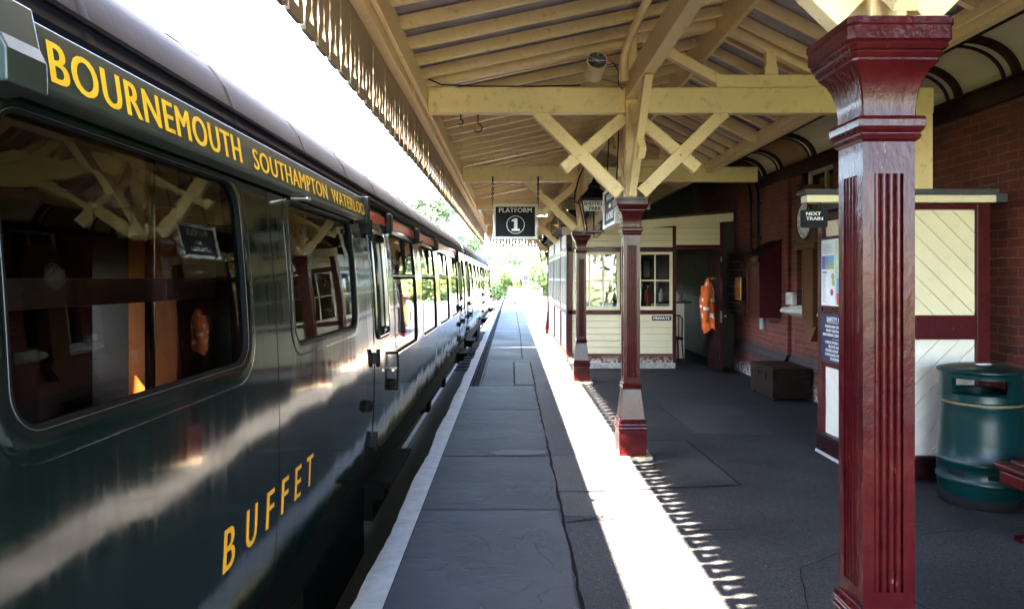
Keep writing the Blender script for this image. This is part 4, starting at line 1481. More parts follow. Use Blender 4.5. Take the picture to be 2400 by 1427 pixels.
# NEXT TRAIN finger sign hanging from the cornice end
ns = thing('next_train_sign', 'small black NEXT TRAIN sign hanging from the end of the lobby cornice', 'sign', (2.39, PY0 - .03, 2.0))
m = MB(); m.prism(rrect(2.295, 2.482, 2.0, 2.137, .012, 4), lambda u, v, d: (u, d, v), PY0 - .05, PY0 + .02); m.build('box', 'signblack', ns, bevel=.004)
text('lettering', 'NEXT', 'letter_white', ns, lambda u, v, d: (2.313 + u, PY0 - .0512 - d, 2.092 + v), .115, .026, .0008, 0, .0014)
text('lettering', 'TRAIN', 'letter_white', ns, lambda u, v, d: (2.313 + u, PY0 - .0512 - d, 2.054 + v), .130, .026, .0008, 0, .0014)
m = MB()
for x_ in (2.34, 2.44):
    m = MB(); m.tube([(x_, PY0 - .015, 2.137), (x_, PY0 - .015, PZ + .005)], .005, 8); m.build('hanger', 'black', ns)

# ================================================================== STAFF OFFICE
OX0, OX1, OY0, OY1 = 1.0, 3.99, 12.57, 18.95
of = thing('staff_office', 'cream weatherboarded staff office with maroon framing, sash windows and an open door', 'office', (2.4, 12.6, 0))
m = MB(); m.box(OX0 - .02, 2.925, OY0 - .05, OY0 + .1, -.02, .095); m.box(OX0 - .05, OX0 + .1, OY0 + .1, OY1, -.02, .095); m.build('concrete_base', 'concrete', of, bevel=.015)
m = MB(); m.box(OX0, 2.905, OY0, OY0 + .11, .096, .245); m.box(OX0, OX0 + .11, OY0 + .11, OY1, .096, .245); m.build('brick_course', 'brick', of)
m = MB()
fy0, fy1 = OY0 - .01, OY0 + .09
for (a, b, z0, z1) in ((OX0 - .012, OX0 + .09, .247, 2.5), (2.885, 2.945, .02, 2.55), (1.02, 2.885, .955, 1.03), (1.02, 2.885, 2.07, 2.15), (2.945, 3.73, 2.11, 2.19), (3.73, 3.80, .02, 2.62), (1.94, 2.0, 1.03, 2.07)):
    m.box(a, b, fy0, fy1, z0, z1)
m.build('frame', 'maroon_flat', of, bevel=.003)
def hboards(x0, x1, z0, z1, n, y, name, mat='board', flip=None):
    mm = MB()
    hgt = (z1 - z0) / n
    for i in range(n):
        a = z0 + i * hgt + .004; b = z0 + (i + 1) * hgt
        if flip is None: mm.box(x0, x1, y, y + .03, a, b)
        else: mm.box(flip, flip + .03, x0, x1, a, b)
    return mm.build(name, mat, of, bevel=.005)
hboards(OX0 + .09, 2.885, .247, .952, 6, OY0 + .012, 'lower_boarding')
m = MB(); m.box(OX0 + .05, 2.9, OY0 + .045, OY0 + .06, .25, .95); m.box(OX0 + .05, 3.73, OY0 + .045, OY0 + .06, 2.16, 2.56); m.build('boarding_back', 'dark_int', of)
hboards(OX0 + .09, 2.885, 2.152, 2.50, 3, OY0 + .012, 'upper_boarding')
hboards(2.945, 3.73, 2.192, 2.60, 4, OY0 + .012, 'upper_boarding')
m = MB()
m.prism([(OX0 - .1, 2.36), (3.93, 2.61), (3.93, 2.755), (OX0 - .1, 2.505)], lambda u, v, d: (u, d, v), OY0 - .13, OY0 - .085)
m.build('bargeboard', 'board', of, bevel=.005)
m = MB(); m.prism([(OX0 - .12, 2.505), (3.95, 2.757), (3.95, 2.79), (OX0 - .12, 2.54)], lambda u, v, d: (u, d, v), OY0 - .14, OY1); m.build('roof', 'slate', of)
def sash(x0, x1, z0, z1, cols, name='window'):
    mm = MB()
    y0_, y1_ = OY0 + .0, OY0 + .045
    mm.box(x0, x1, y0_, y1_, z0, z0 + .065); mm.box(x0, x1, y0_, y1_, z1 - .045, z1); mm.box(x0, x0 + .05, y0_, y1_, z0 + .065, z1 - .045); mm.box(x1 - .05, x1, y0_, y1_, z0 + .065, z1 - .045)
    f = mm.build(name, 'board', of, bevel=.003)
    mm = MB()
    iw = x1 - x0 - .1
    for k in range(1, cols):
        xc = x0 + .05 + iw * k / cols
        mm.box(xc - .011, xc + .011, y0_ + .008, y1_ - .004, z0 + .065, z1 - .045)
    zc = (z0 + z1) / 2 + .01
    mm.box(x0 + .05, x1 - .05, y0_ + .010, y1_ - .006, zc - .012, zc + .012)
    mm.build('glazing_bars', 'board', f, bevel=.002)
    mm = MB(); mm.box(x0 + .04, x1 - .04, y0_ + .024, y0_ + .027, z0 + .05, z1 - .03); mm.build('pane', 'old_glass', f)
sash(1.10, 1.94, 1.032, 2.068, 3)
sash(2.0, 2.883, 1.032, 2.068, 3)
# the side facing the track
m = MB()
for a, b in ((OY0 + .095, OY0 + .20), (14.15, 14.27), (16.3, 16.42), (18.8, 18.95)):
    m.box(OX0 - .01, OX0 + .08, a, b, .247, 2.44)
m.box(OX0 - .005, OX0 + .075, OY0 + .2, 18.8, .955, 1.03); m.box(OX0 - .005, OX0 + .075, OY0 + .2, 18.8, 2.07, 2.15)
m.build('frame', 'maroon_flat', of, bevel=.003)
for a, b in ((OY0 + .2, 14.15), (14.27, 16.3), (16.42, 18.8)):
    hboards(a, b, .247, .952, 6, 0, 'side_boarding', 'white', OX0 + .012)
    hboards(a, b, 2.152, 2.42, 2, 0, 'side_boarding', 'white', OX0 + .012)
    mm = MB()
    mm.box(OX0, OX0 + .05, a, b, 1.032, 1.10); mm.box(OX0, OX0 + .05, a, b, 2.02, 2.068)
    for t in (0, .5, 1):
        yv = a + (b - a - .07) * t
        mm.box(OX0 + .002, OX0 + .05, yv, yv + .07, 1.10, 2.02)
    mm.box(OX0 + .005, OX0 + .045, a, b, 1.55, 1.58)
    f = mm.build('window', 'white', of, bevel=.003)
    mm = MB(); mm.box(OX0 + .03, OX0 + .033, a + .03, b - .03, 1.05, 2.05); mm.build('pane', 'old_glass', f)
m = MB()
m.box(OX0 + .1, 3.99, OY1 - .1, OY1, .0, 1.36); m.box(OX0 + .1, 3.99, OY1 - .1, OY1, 1.78, 2.7); m.box(OX0 + .1, 2.50, OY1 - .1, OY1, 1.36, 1.78); m.box(2.80, 3.99, OY1 - .1, OY1, 1.36, 1.78)
m.box(3.94, 3.99, OY0 + .12, OY1 - .1, 0, 2.7)
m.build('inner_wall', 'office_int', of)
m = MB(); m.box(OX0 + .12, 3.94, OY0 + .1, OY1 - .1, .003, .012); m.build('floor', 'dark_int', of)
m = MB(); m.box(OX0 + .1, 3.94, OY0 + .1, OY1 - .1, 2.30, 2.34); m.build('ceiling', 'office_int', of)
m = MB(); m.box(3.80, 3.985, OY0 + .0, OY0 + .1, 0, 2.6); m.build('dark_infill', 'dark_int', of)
m = MB(); m.box(3.50, 3.56, 11.83, 12.56, .03, 2.06)
m.box(3.495, 3.50, 11.93, 12.46, .2, .95); m.box(3.495, 3.50, 11.93, 12.46, 1.1, 1.95)
dr = m.build('door', 'dark_maroon', of, bevel=.004)
for s in (-1, 1):
    m = MB()
    x_ = 3.53 + s * .03
    m.tube([(x_, 11.90, .96), (x_ + s * .06, 11.90, .96)], .009, 8)
    m.lathe((x_ + s * .06, 11.90, .96), [(0, -.022), (.02, -.016), (.026, 0), (.02, .016), (0, .022)], 14, 'x', cap=False)
    m.build('door_knob', 'brass', dr, smooth=50)
m = MB(); m.box(3.515, 3.545, 11.826, 11.8305, .86, 1.05); m.build('lock_plate', 'alu', dr)
m = MB(); m.box(3.52, 3.54, 11.826, 11.8305, 1.88, 1.96); m.build('bolt', 'alu', dr)
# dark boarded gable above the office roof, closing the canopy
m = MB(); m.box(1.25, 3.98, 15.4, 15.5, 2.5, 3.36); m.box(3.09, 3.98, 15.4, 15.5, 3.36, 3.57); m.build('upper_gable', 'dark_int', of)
m = MB()
for k in range(5): m.box(1.7, 2.6, 15.38, 15.399, 2.8 + k * .1, 2.89 + k * .1)
m.build('gable_boarding', 'panel_wood', of)
# things inside the office
ct = thing('counter', 'white-fronted counter with dark worktop just inside the office door', 'counter', (3.1, 14.2, 0))
m = MB(); m.box(2.75, 3.42, 13.9, 14.5, .02, 1.10); m.build('cabinet', 'white', ct, bevel=.004)
m = MB(); m.box(2.70, 3.55, 13.85, 14.55, 1.102, 1.14); m.build('worktop', 'slate', ct, bevel=.006)
kt = thing('kettle', 'white kettle on the office counter', 'kettle', (3.28, 14.1, 1.141))
m = MB(); m.lathe((3.28, 14.1, 1.141), [(.08, 0), (.085, .01), (.075, .10), (.06, .17), (.03, .19), (.02, .21)], 20); m.tube([(3.21, 14.1, 1.25), (3.16, 14.1, 1.31)], [.02, .012], 8); m.build('kettle_body', 'white', kt, smooth=50)
m = MB(); m.tube([(3.34, 14.1, 1.31), (3.41, 14.1, 1.29), (3.41, 14.1, 1.2), (3.35, 14.1, 1.17)], .01, 8); m.build('handle', 'black', kt, smooth=60)
m = MB(); m.lathe((3.0, 14.1, 1.141), [(.04, 0), (.042, .01), (.042, .17), (.02, .21), (.016, .25), (.0, .25)], 16); tag(m.build('bottle', 'white', None, smooth=50), 'pale plastic bottle on the office counter left of the kettle', 'bottle')
# office chair
ch = thing('office_chair', 'dark slatted-back chair just inside the office doorway', 'chair', (3.05, 13.45, 0))
m = MB(); m.box(2.85, 3.25, 13.25, 13.65, .44, .48); m.build('seat', 'black', ch, bevel=.01)
for dx in (-.17, .17):
    for dy in (-.17, .17):
        m = MB(); m.tube([(3.05 + dx, 13.45 + dy, .44), (3.05 + dx * 1.15, 13.45 + dy * 1.15, .012)], .014, 8); m.build('leg', 'black', ch)
m = MB(); m.tube([(2.88, 13.28, .46), (2.88, 13.24, .84), (2.93, 13.235, .90), (3.17, 13.235, .90), (3.22, 13.24, .84), (3.22, 13.28, .46)], .014, 8)
for k in range(4): m.tube([(2.95 + k * .067, 13.25, .50), (2.95 + k * .067, 13.235, .89)], .009, 6)
m.build('backrest', 'black', ch, smooth=60)
# notices on the office back wall
for i, (x_, z_, w_, h_, mt, lb_) in enumerate(((4.0 - .85, 1.45, .42, .62, 'grey_plastic', 'framed grey notice on the office back wall, largest of three'), (3.05, 2.1, .3, .18, 'paper', 'small framed notice high on the office back wall'), (3.62, 1.6, .22, .5, 'paper', 'narrow paper sheet on the office back wall near the jacket'))):
    nb = thing('wall_notice', lb_, 'notice', (x_, OY1 - .1, z_), 'notices on the office back wall')
    m = MB(); m.box(x_ - w_ / 2, x_ + w_ / 2, OY1 - .13, OY1 - .101, z_, z_ + h_); m.build('frame', 'black', nb, bevel=.004)
    m = MB(); m.box(x_ - w_ / 2 + .03, x_ + w_ / 2 - .03, OY1 - .133, OY1 - .1305, z_ + .03, z_ + h_ - .03); m.build('sheet', mt, nb)
for x_, lb_ in ((2.45, 'red fire extinguisher behind the office window, nearer the foreground column'), (2.62, 'red fire extinguisher behind the office window, nearer the door')):
    fe = thing('fire_extinguisher', lb_, 'fire extinguisher', (x_, 13.5, .95), 'fire extinguishers behind the office window')
    m = MB(); m.lathe((x_, 13.5, .95), [(.055, 0), (.06, .02), (.06, .36), (.045, .41), (.02, .43)], 18); m.build('cylinder', 'red', fe, smooth=50)
    m = MB(); m.tube([(x_, 13.5, 1.38), (x_, 13.5, 1.45)], .014, 8); m.beam((x_ - .03, 13.5, 1.45), (x_ + .07, 13.5, 1.47), .02, .012); m.build('valve', 'steel', fe)
st = thing('side_cupboard', 'low dark cupboard behind the office windows', 'cupboard', (2.4, 13.6, 0))
m = MB(); m.box(2.05, 2.72, 13.35, 13.85, .02, .93); m.build('carcase', 'brown_wood', st, bevel=.005)
m = MB(); m.box(2.03, 2.735, 13.33, 13.87, .932, .949); m.build('top', 'brown_wood', st, bevel=.003)

# ================================================================== SIGNS, LANTERNS, LOUDSPEAKER
def chain(mb, p0, p1, s=.045):
    p0 = Vector(p0); p1 = Vector(p1)
    L = (p1 - p0).length; n = max(2, int(L / (s * .72)))
    d = (p1 - p0).normalized()
    for i in range(n):
        c = p0 + (p1 - p0) * (i + .5) / n
        side = Vector((1, 0, 0)) if i % 2 else Vector((0, 1, 0))
        pts = []
        for k in range(9):
            a = 2 * math.pi * k / 8
            pts.append(c + d * (s / 2 * math.cos(a)) + side * (s * .30 * math.sin(a)))
        mb.tube(pts, .006, 5, cap=False)

ps = thing('platform_sign', 'framed black PLATFORM 1 sign hanging on two chains from a tie beam', 'sign', (.065, 10.80, 2.19))
SX0, SX1, SZ0, SZ1, SY = -.278, .408, 2.195, 2.735, 10.80
m = MB()
fr_ = .042
m.box(SX0, SX1, SY - .03, SY + .03, SZ0, SZ0 + fr_); m.box(SX0, SX1, SY - .03, SY + .03, SZ1 - fr_, SZ1); m.box(SX0, SX0 + fr_, SY - .03, SY + .03, SZ0 + fr_, SZ1 - fr_); m.box(SX1 - fr_, SX1, SY - .03, SY + .03, SZ0 + fr_, SZ1 - fr_)
m.build('frame', 'white', ps, bevel=.006)
m = MB(); m.box(SX0 + fr_ - .002, SX1 - fr_ + .002, SY - .012, SY + .012, SZ0 + fr_ - .002, SZ1 - fr_ + .002); m.build('plate', 'signblack', ps)
fp = lambda x, z: (lambda u, v, d: (x + u, SY - .0125 - d, z + v))
text('lettering', 'PLATFORM', 'letter_white', ps, fp(-.185, 2.607), .50, .068, .002, 0, .0028, 1.08)
m = MB()
n_ = 48; vs = []; fs = []
for i in range(n_):
    a = 2 * math.pi * i / n_
    for r_, yy in ((.131, 0), (.131, -.002), (.139, -.002), (.139, 0)):
        vs.append((.068 + r_ * math.cos(a), SY - .0122 + yy, 2.418 + r_ * math.sin(a)))
for i in range(n_):
    j = (i + 1) % n_
    for k in range(3): fs.append((i * 4 + k, j * 4 + k, j * 4 + k + 1, i * 4 + k + 1))
m.add(vs, fs); m.build('ring', 'letter_white', ps)
one = [(-.062, -.095), (.062, -.095), (.062, -.062), (.026, -.060), (.026, .097), (-.016, .097), (-.062, .074), (-.062, .048), (-.026, .055), (-.026, -.060), (-.062, -.062)]
m = MB(); m.prism(one, lambda u, v, d: (.070 + u, SY - .0125 - d, 2.418 + v), 0, .003); m.build('numeral', 'letter_white', ps)
for x_ in (SX0 - .006, SX1 + .006):
    m = MB(); chain(m, (x_, SY, 3.09), (x_, SY, 2.80)); m.tube([(x_, SY, 2.80), (x_, SY, 2.70)], .006, 6)
    m.tube([(x_, SY, 3.16), (x_, SY, 3.07)], .012, 8)
    m.build('chain', 'black', ps, smooth=60)

wo = thing('way_out_sign', 'dark WAYOUT AND LADIES sign in a pale frame, hung parallel to the track', 'sign', (1.0, 7.12, 2.1))
wy0, wy1, wz0, wz1, wx = 6.70, 7.57, 2.12, 2.52, .985
m = MB()
m.box(wx, wx + .06, wy0, wy1, wz0, wz0 + .035); m.box(wx, wx + .06, wy0, wy1, wz1 - .035, wz1); m.box(wx, wx + .06, wy0, wy0 + .035, wz0 + .035, wz1 - .035); m.box(wx, wx + .06, wy1 - .035, wy1, wz0 + .035, wz1 - .035)
m.build('frame', 'white', wo, bevel=.005)
m = MB(); m.box(wx + .015, wx + .045, wy0 + .03, wy1 - .03, wz0 + .03, wz1 - .03); m.build('plate', 'signblack', wo)
for s, z_, w_, h_ in (('WAYOUT', 2.40, .50, .065), ('AND', 2.315, .16, .04), ('LADIES', 2.20, .48, .075)):
    text('lettering', s, 'letter_white', wo, lambda u, v, d: (wx + .0148 - d, 7.135 + w_ / 2 - u, z_ + v), w_, h_, .001, 0, .003)
m = MB()
for y_ in (wy0 + .08, wy1 - .08):
    m = MB(); m.tube([(wx + .03, y_, wz1), (wx + .06, y_, 3.21)], .006, 6); m.build('hanger', 'black', wo)

def make_lantern(label):
    l = thing('hanging_lantern', label, 'lantern', (0, 0, 0), 'station lanterns hung under the canopy')
    zt, zb, ht, hb = .45, .02, .185, .105
    m = MB()
    for sx in (-1, 1):
        for sy in (-1, 1):
            m.beam((sx * hb, sy * hb, zb), (sx * ht, sy * ht, zt), .018, .018)
    for h_, z_ in ((ht + .008, zt), (hb + .008, zb)):
        for s in (-1, 1):
            m.box(-h_, h_, s * h_ - .012, s * h_ + .012, z_ - .014, z_ + .014); m.box(s * h_ - .012, s * h_ + .012, -h_ + .012, h_ - .012, z_ - .0135, z_ + .0135)
    m.build('frame', 'maroon_flat', l, bevel=.003)
    m = MB(); sq_ring(m, [(ht + .022, zt + .012), (ht + .022, zt + .03), (.09, zt + .15), (.075, zt + .16), (.075, zt + .20), (.085, zt + .205), (.03, zt + .26), (.012, zt + .31)])
    m.build('roof', 'black', l, bevel=.004)
    m = MB()
    for q in range(4):
        ca, sa = math.cos(q * math.pi / 2), math.sin(q * math.pi / 2)
        P = [(-hb, -hb, zb), (hb, -hb, zb), (ht, -ht, zt), (-ht, -ht, zt)]
        m.add([(p[0] * ca - p[1] * sa, p[0] * sa + p[1] * ca, p[2]) for p in P], [(0, 1, 2, 3)])
    m.build('glazing', 'lamp_glass', l, normals=False)
    def on_glass(z): return -(hb + (ht - hb) * (z - zb) / (zt - zb))
    m = MB()
    P = [(-ht + .03, zt - .155), (ht - .03, zt - .155), (ht - .012, zt - .02), (-ht + .012, zt - .02)]
    m.prism(P, lambda u, v, d: (u, on_glass(v) - .002 - d, v), 0, .002)
    m.build('name_panel', 'paper', l)
    text('lettering', 'SHEFFIELD', 'signblack', l, lambda u, v, d: (-.155 + u, on_glass(zt - .08 + v) - .0045 - d, zt - .08 + v), .31, .052, .001, 0, .002)
    text('lettering', 'PARK', 'signblack', l, lambda u, v, d: (-.08 + u, on_glass(zt - .145 + v) - .0045 - d, zt - .145 + v), .16, .05, .001, 0, .002)
    m = MB(); m.tube([(0, 0, zb), (0, 0, zt - .1)], .010, 8); m.tube([(0, 0, zb - .08), (0, 0, zb)], .008, 8); m.tube([(0, 0, zb - .075), (.05, 0, zb - .075), (.09, 0, zb - .03), (.095, 0, zb)], .006, 6)
    m.lathe((0, 0, zt - .15), [(.0, .1), (.03, .08), (.035, .03), (.02, 0)], 12)
    m.build('gas_pipe', 'black', l)
    m = MB(); m.tube([(0, 0, zt + .30), (0, 0, 1.0)], .008, 8)
    m.tube([(-ht - .02, 0, zt - .03), (-ht - .085, 0, zt - .02), (-ht - .075, 0, zt + .12), (-ht - .02, .0, zt + .32), (-ht + .06, 0, zt + .50)], .011, 8)
    m.build('bracket', 'black', l, smooth=60)
    return l
ln1 = make_lantern('tapered glass lantern reading SHEFFIELD PARK, hanging beside the second column capital')
ln1.location = (1.145, 9.75, 2.22)
ln2 = copy_tree(ln1)
ln2['label'] = 'lantern hanging far off beside the farthest column at the end of the office'
ln2.location = (.98, 20.2, 2.08)

sp = thing('loudspeaker', 'cream cylindrical loudspeaker with wire grille, bracketed to the canopy post', 'loudspeaker', (.735, 5.98, 3.30))
ax = Vector((-.25, -1.0, -.35)).normalized()
c0 = Vector((.715, 5.97, 3.385))
u_ = ax.cross(Vector((0, 0, 1))).normalized(); v_ = u_.cross(ax).normalized()
ax = Vector((.04, -1.0, .34)).normalized(); u_ = ax.cross(Vector((0, 0, 1))).normalized(); v_ = ax.cross(u_).normalized()
def axial(mb, prof, n=28, cap=True):
    vs = []; fs = []
    for r_, h_ in prof:
        for k in range(n):
            a = 2 * math.pi * k / n
            vs.append(c0 + ax * h_ + (u_ * math.cos(a) + v_ * math.sin(a)) * r_)
    for i in range(len(prof) - 1):
        for k in range(n):
            k2 = (k + 1) % n
            fs.append((i * n + k, i * n + k2, (i + 1) * n + k2, (i + 1) * n + k))
    if cap: fs += [tuple(range(n)), tuple(range((len(prof) - 1) * n, len(prof) * n))]
    mb.add(vs, fs); return mb
m = axial(MB(), [(.078, -.10), (.086, -.094), (.086, .085), (.090, .09), (.090, .10), (.080, .10), (.078, .088), (.0, .086)], cap=False); axial(m, [(.078, -.10), (.0, -.101)], cap=False); m.build('barrel', 'speaker_cream', sp, smooth=40)
m = axial(MB(), [(.077, .0865), (.077, .090)]); m.build('cone', 'dark_int', sp)
m = MB()
for r_ in (.02, .04, .06, .076):
    m.tube([c0 + ax * .098 + (u_ * math.cos(2 * math.pi * k / 24) + v_ * math.sin(2 * math.pi * k / 24)) * r_ for k in range(25)], .0022, 5, cap=False)
for k in range(6):
    a = math.pi * k / 6
    m.tube([c0 + ax * .098 + (u_ * math.cos(a) + v_ * math.sin(a)) * .076, c0 + ax * .098 - (u_ * math.cos(a) + v_ * math.sin(a)) * .076], .002, 5)
m.build('grille', 'steel', sp)
m = MB(); m.tube([c0 + Vector((.07, .03, .09)), (COLX - .05, 6.3, 3.47)], .008, 8); m.tube([c0 + Vector((.06, .03, -.09)), (COLX - .05, 6.3, 3.32)], .008, 8); m.build('bracket', 'alu', sp)
m = MB(); m.tube([c0 + Vector((.085, .02, .02)), c0 + Vector((.16, .05, .05)), c0 + Vector((.21, .1, 0)), c0 + Vector((.22, .16, -.10)), c0 + Vector((.27, .25, -.12))], .005, 6); m.build('cable', 'black', sp, smooth=60)
pv = thing('private_sign', 'small black PRIVATE plate on the cream boards beside the office door', 'sign', (2.68, OY0, .84))
m = MB(); m.box(2.505, 2.865, OY0 - .004, OY0 + .011, .836, .937); m.build('rim', 'white', pv, bevel=.002)
m = MB(); m.box(2.513, 2.857, OY0 - .0065, OY0 - .0042, .844, .929); m.build('plate', 'signblack', pv)
text('lettering', 'PRIVATE', 'letter_white', pv, lambda u, v, d: (2.54 + u, OY0 - .0067 - d, .862 + v), .29, .048, .001, 0, .0035, 1.1)

# ================================================================== WALL FITTINGS
wc = thing('wall_cabinet', 'maroon panelled cabinet with sloping top fixed to the brick wall above the trunk', 'cabinet', (3.8, 10.5, 1.0))
cx0, cx1, cy0, cy1 = 3.62, WX - .058, 10.26, 10.80
m = MB(); m.prism([(cx0, 1.02), (cx1, 1.02), (cx1, 2.12), (cx0, 1.93)], lambda u, v, d: (u, d, v), cy0, cy1)
m.build('body', 'maroon_flat', wc, bevel=.006)
m = MB()
for (a, b, z0, z1) in ((cy0, cy0 + .07, 1.04, 1.80), (cy1 - .07, cy1, 1.04, 1.80), (cy0 + .07, cy1 - .07, 1.04, 1.12), (cy0 + .07, cy1 - .07, 1.72, 1.80)):
    m.box(cx0 - .016, cx0 - .0005, a, b, z0, z1)
m.box(cx0 - .03, cx0 - .0005, cy0 - .01, cy1 + .01, 1.83, 1.92)
d_ = m.build('door', 'maroon', wc, bevel=.003)
m = MB(); m.box(cx0 - .004, cx0 - .0006, cy0 + .07, cy1 - .07, 1.12, 1.72); m.build('door_panel', 'maroon', d_)
m = MB(); m.prism([(cx0 - .04, 1.925), (cx1, 2.145), (cx1, 2.165), (cx0 - .04, 1.945)], lambda u, v, d: (u, d, v), cy0 - .02, cy1 + .02); m.build('lid', 'dark_maroon', wc, bevel=.003)
mt = thing('meter_box', 'pale brass-fronted meter box on the wall behind the maroon cabinet', 'meter box', (3.75, 11.3, 1.3))
m = MB(); m.box(3.66, WX - .002, 11.18, 11.50, 1.24, 1.62); m.build('box', 'dark_maroon', mt, bevel=.008)
m = MB(); m.box(3.648, 3.659, 11.19, 11.49, 1.25, 1.61); m.build('front_plate', 'brass', mt, bevel=.003)
m = MB(); m.lathe((3.6475, 11.34, 1.44), [(0, -.004), (.018, -.004), (.018, 0)], 14, 'x', cap=False); m.build('keyhole', 'black', mt)
bb_ = thing('notice_case', 'dark wooden pigeonhole case on the brick wall beside the open office door', 'case', (3.9, 12.0, 1.0))
m = MB(); m.box(3.86, WX - .002, 11.62, 12.40, .98, 2.05); m.build('back', 'dark_maroon', bb_, bevel=.005)
m = MB()
for k in range(7): m.box(3.80, 3.859, 11.70, 12.32, 1.03 + k * .14, 1.05 + k * .14)
m.build('shelves', 'brown_wood', bb_)
fb = thing('fuse_box', 'small maroon fuse box at the foot of the vertical conduits', 'fuse box', (3.9, 11.15, 1.7))
m = MB(); m.box(3.78, WX - .002, 11.0, 11.17, 1.60, 1.98); m.build('box', 'maroon_flat', fb, bevel=.01)
m = MB(); m.box(3.77, 3.78, 11.01, 11.16, 1.62, 1.96); m.build('cover', 'maroon_flat', fb, bevel=.004)
for i, (y_, z0, z1, mt_, lb_) in enumerate(((11.28, 1.99, 3.15, 'black', 'black vertical conduit pipe running down the brick wall, right of its twin'), (11.62, 2.05, 3.15, 'black', 'black vertical conduit pipe running down the brick wall, nearer the office'))):
    c_ = thing('conduit_pipe', lb_, 'pipe', (3.96, y_, z0), 'black conduits on the brick wall')
    m = MB(); m.tube([(3.955, y_, z0), (3.955, y_, z1 - .2), (3.955, y_ + .03, z1 - .1), (3.955, y_ + .12, z1)], .022, 10); m.build('pipe', mt_, c_, smooth=50)
    for z_ in (z0 + .25, z0 + .8):
        m = MB(); m.box(3.93, WX - .001, y_ - .035, y_ + .035, z_ - .012, z_ + .012); m.build('clip', 'black', c_)
so_ = thing('socket_conduit', 'grey plastic socket box on a short grey conduit low on the brick wall', 'socket', (3.95, 11.0, .9))
m = MB(); m.tube([(3.955, 10.99, 1.0), (3.955, 10.99, 1.45)], .022, 10); m.build('conduit', 'grey_plastic', so_, smooth=50)
m = MB(); m.box(3.90, WX - .057, 10.93, 11.07, .80, 1.01); m.build('socket_box', 'grey_plastic', so_, bevel=.012)

# old luggage trunk
tk = thing('travelling_chest', 'old dark wooden luggage trunk standing on the platform against the brick wall', 'trunk', (3.64, 9.6, 0))
tx0, tx1, ty0, ty1, tz = 3.41, 3.90, 9.17, 10.02, .425
m = MB(); m.box(tx0, tx1, ty0, ty1, .03, .325); m.build('case', 'chest', tk, bevel=.008)
m = MB(); m.box(tx0 - .004, tx1 + .004, ty0 - .004, ty1 + .004, .33, tz); m.build('lid', 'chest', tk, bevel=.01)
for x_ in (tx0 + .02, tx1 - .06):
    for y_ in (ty0 + .02, ty1 - .06):
        m = MB(); m.box(x_, x_ + .04, y_, y_ + .04, .002, .03); m.build('foot', 'chest', tk)
for x_ in (tx0 - .007, tx1 - .06):
    for z0, z1 in ((.05, .11), (.28, .324), (.335, .40)):
        m = MB(); m.box(x_, x_ + .067, ty0 - .007, ty0 + .002, z0, z1); m.build('corner_iron', 'black', tk, bevel=.002)
for y_ in (ty0 - .006, ty1 - .06, ty0 + .25, ty0 + .52):
    m = MB(); m.box(tx0 - .0075, tx0 + .002, y_, y_ + .05, .25, .40); m.build('hasp', 'black', tk, bevel=.002)
m = MB(); m.tube([(3.56, ty0 - .006, .24), (3.56, ty0 - .04, .225), (3.58, ty0 - .05, .20), (3.72, ty0 - .05, .20), (3.74, ty0 - .04, .225), (3.74, ty0 - .006, .24)], .009, 8); m.build('end_handle', 'black', tk, smooth=60)

# litter bin
BX, BY = 3.375, 5.06
bn = thing('litter_bin', 'teal plastic litter bin with open slots below its lid, beside the timber lobby', 'litter bin', (BX, BY, 0))
m = MB(); m.lathe((BX, BY, 0), [(.262, .0), (.268, .02), (.262, .055), (.255, .07)], 48); m.build('plinth', 'rubber', bn, smooth=40)
m = MB(); m.lathe((BX, BY, 0), [(.255, .068), (.268, .09), (.272, .15), (.278, .165), (.284, .172), (.284, .186), (.277, .195), (.275, .285), (.282, .295), (.284, .305), (.280, .318), (.272, .33), (.266, .45), (.259, .60), (.254, .69), (.258, .70), (.256, .712)], 64, cap=False); m.build('body', 'teal', bn, smooth=40)
m = MB(); m.lathe((BX, BY, 0), [(.2565, .711), (.262, .716), (.262, .724), (.2565, .729)], 64, cap=False); m.build('band', 'poster_tan', bn, smooth=40)
ang0 = math.atan2(-BY, -BX)
n = 72
def slot_skip(i, k):
    if i not in (3, 4): return False
    a = 2 * math.pi * (k + .5) / n
    for c_ in (ang0 + .04, ang0 + .04 + math.pi):
        d = (a - c_ + math.pi) % (2 * math.pi) - math.pi
        if abs(d) < .72: return True
    return False
prh = [(.2555, .728), (.262, .738), (.2585, .76), (.258, .785), (.257, .84), (.256, .895), (.2555, .925), (.258, .93)]
m = MB(); m.lathe((BX, BY, 0), prh, n, cap=False, skip=slot_skip)
m.lathe((BX, BY, 0), [(.228, .735), (.228, .785), (.228, .84), (.228, .84), (.228, .895), (.228, .925)], n, cap=False, skip=lambda i, k: slot_skip({0: 0, 1: 3, 2: 9, 3: 4, 4: 9}[i], k))
